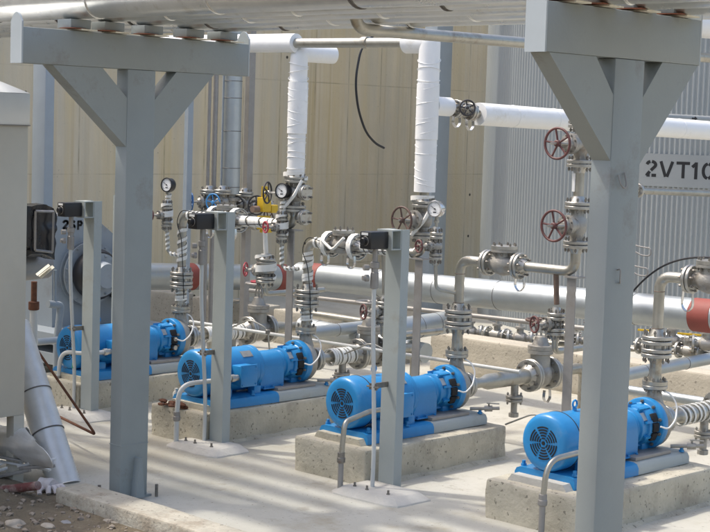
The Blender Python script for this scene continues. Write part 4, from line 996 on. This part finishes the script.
def stencil(strokes, px0, px1, py0, py1, wpx=2.9):
    """strokes: polylines in a unit box, x right, y up; drawn as curved-on plates"""
    q = MB(); aL, zT = tank_hit(px0, py0, TR + .013); aR, zB = tank_hit(px1, py1, TR + .013); zB = tank_hit((px0 + px1) / 2, py1, TR + .013)[1]; zT = tank_hit((px0 + px1) / 2, py0, TR + .013)[1]
    Wd = abs(aR - aL) * TR; Hd = zT - zB; hw = Wd * wpx / (px1 - px0) / 2
    for st in strokes:
        for (x0, y0), (x1, y1) in zip(st, st[1:]):
            p0 = V((x0 * Wd, y0 * Hd)); p1 = V((x1 * Wd, y1 * Hd)); d = (p1 - p0).normalized(); nn = V((-d.y, d.x)); n = 3
            A = []
            for k in range(n + 1):
                c = p0.lerp(p1, k / n)
                for sgn in (-1, 1):
                    e = c + nn * hw * sgn + d * (hw * .25 if k == n else (-hw * .25 if k == 0 else 0)); tt = aL + (aR - aL) * e.x / Wd
                    A.append([q.bm.verts.new((TC.x + r * math.cos(tt), TC.y + r * math.sin(tt), zB + e.y)) for r in (TR + .0125, TR + .0145)])
            for k in range(n):
                a_, b_, c_, d_ = A[2 * k], A[2 * k + 1], A[2 * k + 3], A[2 * k + 2]
                for f in ((a_[1], b_[1], c_[1], d_[1]), (a_[0], d_[0], c_[0], b_[0]), (a_[0], a_[1], d_[1], d_[0]), (b_[0], c_[0], c_[1], b_[1])): q.bm.faces.new(f)
            for k in (0, n):
                a_, b_ = A[2 * k], A[2 * k + 1]; q.bm.faces.new((a_[0], b_[0], b_[1], a_[1]))
    t.part('stencil_character', q, 'letter', pl, ang=60)
def arc(cx, cy, rx, ry, a0, a1, n=8): return [(cx + rx * math.cos(R_(a0 + (a1 - a0) * k / n)), cy + ry * math.sin(R_(a0 + (a1 - a0) * k / n))) for k in range(n + 1)]
stencil([arc(.5, .74, .38, .20, 170, 110, 3), arc(.5, .74, .38, .20, 80, -40, 6) + [(.50, .40)], [(.36, .30), (.14, .10), (.14, .08), (.36, .08)], [(.58, .08), (.92, .08)]], 646, 656.5, 160.5, 176.5)
stencil([[(.08, .98), (.44, .06)], [(.92, .98), (.56, .06)]], 660, 673, 161.5, 177.5)
stencil([[(.0, .92), (1, .92)], [(.52, .80), (.52, .0)]], 677, 689, 162, 178)
stencil([[(.55, .98), (.55, .0)], [(.5, .9), (.18, .72)]], 691, 700, 162.5, 179)
stencil([arc(.5, .5, .4, .44, 100, 260, 10), arc(.5, .5, .4, .44, 80, -80, 10)], 702.5, 713.5, 163, 179.5)
# pipes before the tank
clad_pipe('tank_pipe', [at(636, 190.5, 0, -7.6), at(770, 196, 0, -7.6)], .030, 'stain', 'bare stainless pipe with end flange just below the stencilled number', n=20)
c = at(638, 190.5, 0, -7.6); tt = Thing('blind_flange', 'bolted end flange on the bare pipe below the stencilled number', 'flange', c); q = MB(); flange(q, c, Y_, .06, .03); tt.part('disc', q, 'flange'); q = MB(); q.bolts(c, Y_, .047, 6, .009, .08); tt.part('bolt', q, 'bolt')
t = clad_pipe('arrow_pipe', [at(600, 114, 0, -7.9), at(770, 123, 0, -7.9)], .034, 'tankplate', 'pale pipe with black flow arrow right of the thick gantry column', n=20)
p = at(691, 118.4, 0, -7.9); q = MB(); cpt = p + X_ * .036
q.box(cpt + V((0, -.012, .0)), (.004, .055, .014)); q.prism([(.01, -.018), (.05, 0), (.01, .018)], cpt - X_ * .002, Y_, Z_, X_ * .004); t.part('flow_arrow', q, 'letter')

# ------------------------------------------------------------------ blower and wrapped box at the far left
XF = -10.7
def pf(px, py, X=XF): return at(px, py, 0, X)
t = Thing('blower', 'grey blower with round flanges and black stencilled letters, behind the first control post', 'blower', V((XF, pf(85, 300).y, 0)))
o = pf(58, 330); out = [(52, 336), (52, 222), (57, 215.5), (94, 217), (117, 237), (140, 262), (140, 340)]
q = MB(); q.prism([(pf(a, b).y, pf(a, b).z) for a, b in out], (XF - .55, 0, 0), Y_, Z_, X_ * .55); t.part('housing', q, 'hazelgrey')
c = pf(86, 273); scl = .0089
q = MB(); q.lathe(V((XF, c.y, c.z)), X_, [(0, .27), (.02, .27), (.021, .24), (.05, .24), (.051, .265), (.07, .265), (.071, .15)], 44); q.bolts(V((XF + .06, c.y, c.z)), X_, .252, 16, .009, .05); t.part('inlet_ring', q, 'hazelgrey')
q = MB(); q.lathe(V((XF + .09, c.y, c.z)), X_, [(-.02, .19), (.01, .205), (.05, .215), (.09, .205), (.11, .19)], 40); t.part('expansion_joint', q, 'black')
q = MB(); q.lathe(V((XF + .2, c.y, c.z)), X_, [(-.01, .18), (.01, .18), (.011, .12), (.10, .10)], 36); q.bolts(V((XF + .205, c.y, c.z)), X_, .16, 12, .011, .05); t.part('hub_cover', q, 'hazelgrey')
c2 = pf(122, 276); q = MB(); q.lathe(V((XF + .02, c2.y, c2.z)), X_, [(0, .215), (.10, .215)], 36); t.part('outlet_gasket', q, 'black'); q = MB(); q.lathe(V((XF + .125, c2.y, c2.z)), X_, [(0, .19), (.03, .19), (.031, .14), (.09, .08)], 36); t.part('outlet_flange', q, 'hazelgrey')
q = MB()
for z0, z1 in ((326, 333), (345, 352)):
    a, b = pf(30, z0), pf(145, z1); q.box((XF + .2, (a.y + b.y) / 2, (a.z + b.z) / 2), (.9, b.y - a.y, .09))
for px in (50, 105): a = pf(px, 350); q.box((XF + .55, a.y, a.z / 2 - .02), (.08, .08, max(.1, a.z)))
t.part('skid_frame', q, 'hazelgrey')
def flat_letter(strokes, px0, px1, py0, py1):
    q = MB(); a = pf(px0, py1, XF + .002); b = pf(px1, py0, XF + .002); W_, H_ = b.y - a.y, b.z - a.z
    for st in strokes:
        for (x0, y0), (x1, y1) in zip(st, st[1:]):
            p0 = V((0, a.y + x0 * W_, a.z + y0 * H_)); p1 = V((0, a.y + x1 * W_, a.z + y1 * H_)); d = (p1 - p0); L = d.length; d.normalize(); nn = X_.cross(d) * .0092
            pts = [p0 - d * .004 + nn, p1 + d * .004 + nn, p1 + d * .004 - nn, p0 - d * .004 - nn]
            q.prism([(p.y, p.z) for p in pts], (XF + .001, 0, 0), Y_, Z_, X_ * .003)
    t.part('stencil_character', q, 'letter')
flat_letter([arc(.5, .74, .40, .22, 170, -40, 8) + [(.1, .07), (.95, .07)]], 62.8, 68.5, 220.5, 229)
flat_letter([arc(.5, .74, .38, .2, 30, 250, 8) + arc(.5, .28, .38, .22, 90, -150, 8)], 70, 75.5, 220.7, 229.2)
flat_letter([[(.2, 0), (.2, .95), (.7, .95), (.9, .75), (.7, .5), (.25, .5)]], 77, 82.5, 221, 229.4)
flat_letter([arc(.5, .5, .4, .42, 0, 360, 14)], 84, 89.5, 221.2, 229.7)
t = Thing('wrapped_box', 'square duct end wrapped in black plastic sheet with a metal frame, beside the big cabinet', 'wrapped box', pf(44, 262, -9.6))
def pw(px, py): return pf(px, py, -9.6)
q = MB(); out = [(20, 206), (40, 205), (58, 206.5), (60, 212), (57.5, 236), (57, 258), (44, 256), (33, 254), (33, 247), (20, 246)]
q.prism([(pw(a, b).y, pw(a, b).z) for a, b in out], (-10.1, 0, 0), Y_, Z_, X_ * .5); bmesh.ops.triangulate(q.bm, faces=q.bm.faces[:]); bmesh.ops.subdivide_edges(q.bm, edges=q.bm.edges[:], cuts=5, use_grid_fill=True)
for v in q.bm.verts: v.co += noise.noise_vector(v.co * 5) * .035 + noise.noise_vector(v.co * 14) * .016
t.part('plastic_sheet', q, 'tarp', ang=60)
q = MB(); C4 = [pw(34, 211), pw(52, 211.5), pw(51, 252), pw(33.5, 250)]
for a, b in zip(C4, C4[1:] + C4[:1]): q.tube([V((-9.58, a.y, a.z)), V((-9.58, b.y, b.z))], .010, 4)
t.part('metal_frame', q, 'galvleg')
q = MB(); a = pw(36, 262); q.lathe(V((-9.9, a.y - .1, a.z - .06)), Y_, [(0, .12), (.4, .10), (.41, .06)], 20); t.part('duct_neck', q, 'galvleg')

# blue-grey valve-like bracket pipe near the blower foot
t = Thing('grey_standpipe', 'grey standpipe with tee handle at the foot of the blower', 'standpipe', pf(60, 345, -9.9)); a = pf(57, 340, -9.9); b = pf(61, 305, -9.9)
q = MB(); q.tube([pf(48, 304, -9.9), b, a, V((a.x, a.y, 0))], .028, 16, fil=.03); t.part('pipe', q, 'hazelgrey'); q = MB(); q.cyl(pf(55, 303.5, -9.9), pf(55, 270, -9.9), .012, n=10); t.part('handle', q, 'hazelgrey')
clad_pipe('floor_pipe', [at(36, 342, 0, -9.7), at(82, 338, 0, -9.7)], .026, 'whiterod', 'short pale pipe lying behind the rusty-topped post')

# ------------------------------------------------------------------ big cabinet on legs, left edge
cx1, cy1 = -7.5, 5.17
t = Thing('steel_cabinet', 'big dusty stainless cabinet on legs with a pyramid lid, cut off by the left edge', 'cabinet', (-8.05, 4.5, 0))
zb, zt = .40, 2.215; q = MB(); q.box((cx1 - .5, cy1 - .65, (zb + zt) / 2 - .09), (1.0, 1.3, zt - zb - .18), bev=.004); bo = t.part('cabinet_body', q, 'cab')
q = MB(); q.box((cx1 - .5, cy1 - .65, zt - .088), (1.012, 1.312, .175), bev=.003); t.part('rim', q, 'cabtop')
q = MB(); o = V((cx1 - .5, cy1 - .65, zt + .001))
B4 = [q.bm.verts.new(o + V((sx * .505, sy * .655, 0))) for sx, sy in ((-1, -1), (1, -1), (1, 1), (-1, 1))]; tp = [q.bm.verts.new(o + V((sx * .12, sy * .12, .25))) for sx, sy in ((-1, -1), (1, -1), (1, 1), (-1, 1))]
for k in range(4): q.bm.faces.new((B4[k], B4[(k + 1) % 4], tp[(k + 1) % 4], tp[k]))
q.bm.faces.new(tp); q.bm.faces.new(B4[::-1]); t.part('pyramid_lid', q, 'cabtop')
q = MB(); q.box((cx1 - .5, cy1 - .65, zt - .178), (1.018, 1.318, .006)); t.part('lid_seam', q, 'galvleg', bo)
for dx, dy in ((-.035, -.035), (-.965, -.035), (-.035, -1.265), (-.965, -1.265)):
    q = MB(); q.prism([(-.035, -.035), (.035, -.035), (.035, .035), (.027, .035), (.027, -.027), (-.035, -.027)], (cx1 + dx, cy1 + dy, .0), X_, Y_, Z_ * zb); q.box((cx1 + dx, cy1 + dy, -.02), (.11, .11, .06)); t.part('leg', q, 'cab')
q = MB(); q.prism([(-.45, 0), (.45, 0), (.2, -.3), (-.2, -.3)], (cx1 - .5, cy1 - 1.1, zb), X_, Z_, Y_ * .8); t.part('hopper', q, 'cab')
def corrugated(name, pts, r, label, m='duct', ringp=.024, amp=.004):
    t = Thing(name, label, 'duct', pts[-1], 'corrugated aluminium ducts by the cabinet'); a, b = V(pts[0]), V(pts[1]); L = (b - a).length; n = int(L / ringp)
    prof = []
    for k in range(n): prof += [(k * ringp, r - amp), (k * ringp + ringp * .5, r + amp)]
    q = MB(); q.lathe(a, b - a, prof, 30); o = t.part('duct_wall', q, m, ang=70)
    for f in (.42, .66):
        q = MB(); q.torus(a.lerp(b, f), (b - a), r + amp, .004, 30, 6); t.part('joint_ring', q, 'seam', o)
    return t
corrugated('flexible_duct', [at(14, 326, 1, 5.46), at(66, 490, 1, 5.40)], .094, 'tall corrugated aluminium duct leaning on the cabinet', ringp=.015, amp=.0022)
a = at(-25, 438, 1, 5.27); b = at(66, 450, 1, 5.10); t = Thing('flared_duct', 'torn pointed piece of aluminium duct lying under the cabinet', 'duct', a); d_ = (b - a); q = MB()
ax, u, w_ = frame(d_); n = 40; m_ = 26; LL = d_.length; grid = []
for jx in range(n + 1):
    tt = 2 * math.pi * (.02 + .96 * jx / n); reach = LL * (.52 + .48 * (.5 - .5 * math.cos(tt - .5)) ** 1.5)     # torn obliquely, open seam
    row = []
    for k in range(m_ + 1):
        f = k / m_; x = f * reach; r = .088 * (1 + .22 * (x / LL) ** 2) + .0018 * math.sin(x * 420) + .016 * noise.noise(V((math.cos(tt) * 1.5, math.sin(tt) * 1.5, x * 7)))
        row.append((a + ax * x, u * math.cos(tt) + w_ * math.sin(tt), r))
    grid.append(row)
G = [[[q.bm.verts.new(c0 + dr * (r + e)) for e in (0, -.003)] for c0, dr, r in row] for row in grid]
for jx in range(n):
    for k in range(m_):
        A_, B_, C2, D2 = G[jx][k], G[jx][k + 1], G[jx + 1][k + 1], G[jx + 1][k]
        q.bm.faces.new((A_[0], B_[0], C2[0], D2[0])); q.bm.faces.new((A_[1], D2[1], C2[1], B_[1]))
        if k == 0: q.bm.faces.new((A_[0], D2[0], D2[1], A_[1]))
        if k == m_ - 1: q.bm.faces.new((B_[0], B_[1], C2[1], C2[0]))
for row in (G[0], G[n]):
    for k in range(m_): q.bm.faces.new((row[k][0], row[k][1], row[k + 1][1], row[k + 1][0]))
t.part('duct_sheet', q, 'duct', ang=60)
# scrap strips
sc = [((0, 457), (28, 462), .014, 'galvleg'), ((0, 461), (50, 470), .012, 'alu'), ((18, 466), (55, 459), .013, 'alu'), ((20, 468), (54, 466), .016, 'galvleg'), ((0, 470), (22, 463), .016, 'alu'), ((28, 462), (49, 471), .012, 'alu'), ((0, 476), (30, 470), .018, 'galvleg'), ((-4, 466), (14, 459), .01, 'alu')]
slab_ = ['dull strip lowest in the scrap pile', 'bright strip crossing the scrap pile', 'bright strip at the right end of the scrap pile', 'dull square bar under the scrap pile right end', 'bright strip at the left end of the scrap pile', 'short bright strip jutting out of the scrap pile', 'dull bar at the back of the scrap pile', 'thin bright offcut at the left edge of the scrap pile']
for k, ((a0_, b0_), (a1_, b1_), w_, m) in enumerate(sc):
    a = at(a0_, b0_, 1, 5.06 + .02 * (k % 3)); b = at(a1_, b1_, 1, 5.14 + .02 * (k % 3)); q = MB(); d = (b - a); ax, u, w2 = frame(d)
    q.box((a + b) / 2, (d.length, w_ * 1.6, w_), rot=Matrix((ax, u, w2)).transposed(), bev=.001); solo('scrap_strip', q, m, slab_[k], 'scrap metal', 'aluminium scrap pile by the cabinet leg')
q = MB(); q.cyl(at(-10, 491.5, 1, 4.92), at(38, 485.5, 1, 4.94), .024, n=18); solo('painted_pipe', q, 'redwhite', 'peeling red and white painted pipe lying at the foot of the cabinet', 'pipe')
# cotton glove on the kerb end
c = at(50, 488, 2, .05); q = MB()
def blob(p, r, sx=1, sy=1, sz=1):
    bm2 = bmesh.new(); bmesh.ops.create_icosphere(bm2, subdivisions=2, radius=r)
    for v in bm2.verts: v.co = V((v.co.x * sx, v.co.y * sy, v.co.z * sz)) * (1 + .2 * noise.noise(v.co * 40)) + p
    q._merge(bm2)
q.tube([c + V((-.06, -.03, .03)), c + V((-.02, -.01, .02)), c + V((.03, .0, .012))], .035, 14, fil=.02, rfun=lambda f: .028 + .016 * f)
for dx, dy, L_ in ((.07, -.045, .07), (.09, -.015, .08), (.09, .015, .075), (.075, .04, .06)): q.tube([c + V((.02, dy * .6, .01)), c + V((dx * .7, dy, .02)), c + V((dx, dy * 1.3, -.01))], .013, 10, fil=.02)
q.tube([c + V((-.01, -.02, .01)), c + V((.0, -.07, .0)), c + V((.03, -.09, -.02))], .014, 10, fil=.02); q.rough(.004, 30)
solo('work_glove', q, 'glove', 'crumpled white work glove with red stains at the end of the kerb', 'glove')
# post with rusty collar and card
t = Thing('rusty_post', 'pale post with rusty collar and faded card on top, behind the cabinet edge', 'post', at(34, 352, 1, 6.1)); a = at(33.5, 350, 1, 6.1); b = at(33.8, 305, 1, 6.1); q = MB(); q.cyl(V((a.x, a.y, 0)), b, .026, n=18); t.part('post_tube', q, 'whiterod')
q = MB(); ca = at(33.8, 307, 1, 6.1); q.lathe(ca - Z_ * .02, Z_, [(0, .030), (.004, .036), (.055, .036), (.058, .02), (.19, .02)], 12); t.part('rusty_collar', q, 'rust')
q = MB(); c = at(43, 270, 1, 6.06); ux = (at(53, 262, 1, 6.08) - c).normalized(); uy = (at(38, 265.0, 1, 6.16) - c).normalized(); nn = ux.cross(uy).normalized(); q.box(c, (.13, .085, .003), rot=Matrix((ux, uy, nn)).transposed()); q.box(c + V((.012, .02, -.012)), (.14, .10, .003), rot=Matrix((ux, uy, nn)).transposed()); t.part('card', q, 'paper')
# rusty bent bar
q = MB(); q.tube([at(33, 344, 1, 5.72), at(95.5, 434.5, 1, 5.85), at(58, 416, 1, 6.05)], .0085, 10, fil=.04); solo('bent_bar', q, 'rust', 'rusty bent reinforcing bar leaning out from behind the cabinet duct', 'steel bar')
# rags on plinth of second pump
q = MB(); c = at(172, 404, 2, PH + .02)
for k in range(16): blob(c + V((random.uniform(-.11, .1), random.uniform(-.03, .05), random.uniform(-.01, .012))), random.uniform(.012, .026), 1.5, 1, .6)
solo('rag', q, 'rust', 'brown crumpled rags on the corner of the second plinth', 'rag')
# bottle beside the rag
q = MB(); q.lathe(at(176, 400, 2, PH + .005), Z_, [(0, .022), (.05, .022), (.065, .012), (.08, .012)], 14); solo('jar', q, 'grout', 'small pale jar standing by the brown rags', 'jar')
# loose cables
q = MB(); ZZ = -9.2
q.tube([at(388, 28, 0, ZZ), at(372, 36, 0, ZZ), at(361, 48, 0, ZZ), at(355, 80, 0, ZZ), at(358, 110, 0, ZZ), at(366, 133, 0, ZZ), at(376, 144, 0, ZZ), at(384, 148, 0, ZZ)], .010, 10, fil=.12); solo('loose_cable', q, 'cable', 'black cable hanging in an arc between the white risers', 'cable', 'loose black cables')
q = MB(); q.tube([at(628, 297, 1, 8.0), at(645, 278, 1, 8.0), at(665, 264, 1, 8.0), at(690, 257, 1, 8.0), at(720, 258, 1, 8.0)], .006, 8, fil=.1); solo('loose_cable', q, 'cable', 'black cable arching over the nearest discharge pipe', 'cable', 'loose black cables')
# wire clips hanging before the tank, right of the thick column
for py, dx, lab in ((251, 0, 'upper open wire clip hanging before the tank'), (271, -3, 'lower open wire clip hanging before the tank')):
    c = at(644 + dx, py, 1, 8.1); q = MB(); q.tube([c + V((-.07, 0, .03)), c + V((-.01, 0, .022)), c + V((.05, 0, .02)), c + V((.05, 0, -.025)), c + V((-.01, 0, -.03)), c + V((-.06, 0, -.01))], .0045, 8, fil=.03); solo('wire_clip', q, 'galvleg', lab, 'clip', 'wire clips before the tank')

# ------------------------------------------------------------------ light
SUN = V((.50, .25, -1)).normalized()       # direction the light travels
elev = math.asin(-SUN.z); az = math.atan2(-SUN.x, -SUN.y)
wd = bpy.data.worlds.new('World'); scene.world = wd; wd.use_nodes = True
nt = wd.node_tree; sky = nt.nodes.new('ShaderNodeTexSky'); sky.sky_type = 'NISHITA'; sky.sun_disc = False
sky.sun_elevation = elev; sky.sun_rotation = az; sky.altitude = 0; sky.air_density = 1.0; sky.dust_density = 4.5; sky.ozone_density = .6
nt.links.new(sky.outputs[0], nt.nodes['Background'].inputs[0]); nt.nodes['Background'].inputs[1].default_value = .15
sl = bpy.data.lights.new('sun', 'SUN'); sl.energy = 1.5; sl.angle = R_(2.5); sl.color = (1, .96, .88)
so = bpy.data.objects.new('sun', sl); COL.objects.link(so); so.rotation_euler = SUN.to_track_quat('-Z', 'Y').to_euler(); so.location = (-10, 0, 20)
vs = scene.view_settings; scene.display_settings.display_device = 'sRGB'; vs.view_transform = 'Standard'; vs.look = 'None'; vs.gamma = 1; vs.use_curve_mapping = False; vs.exposure = 1.03
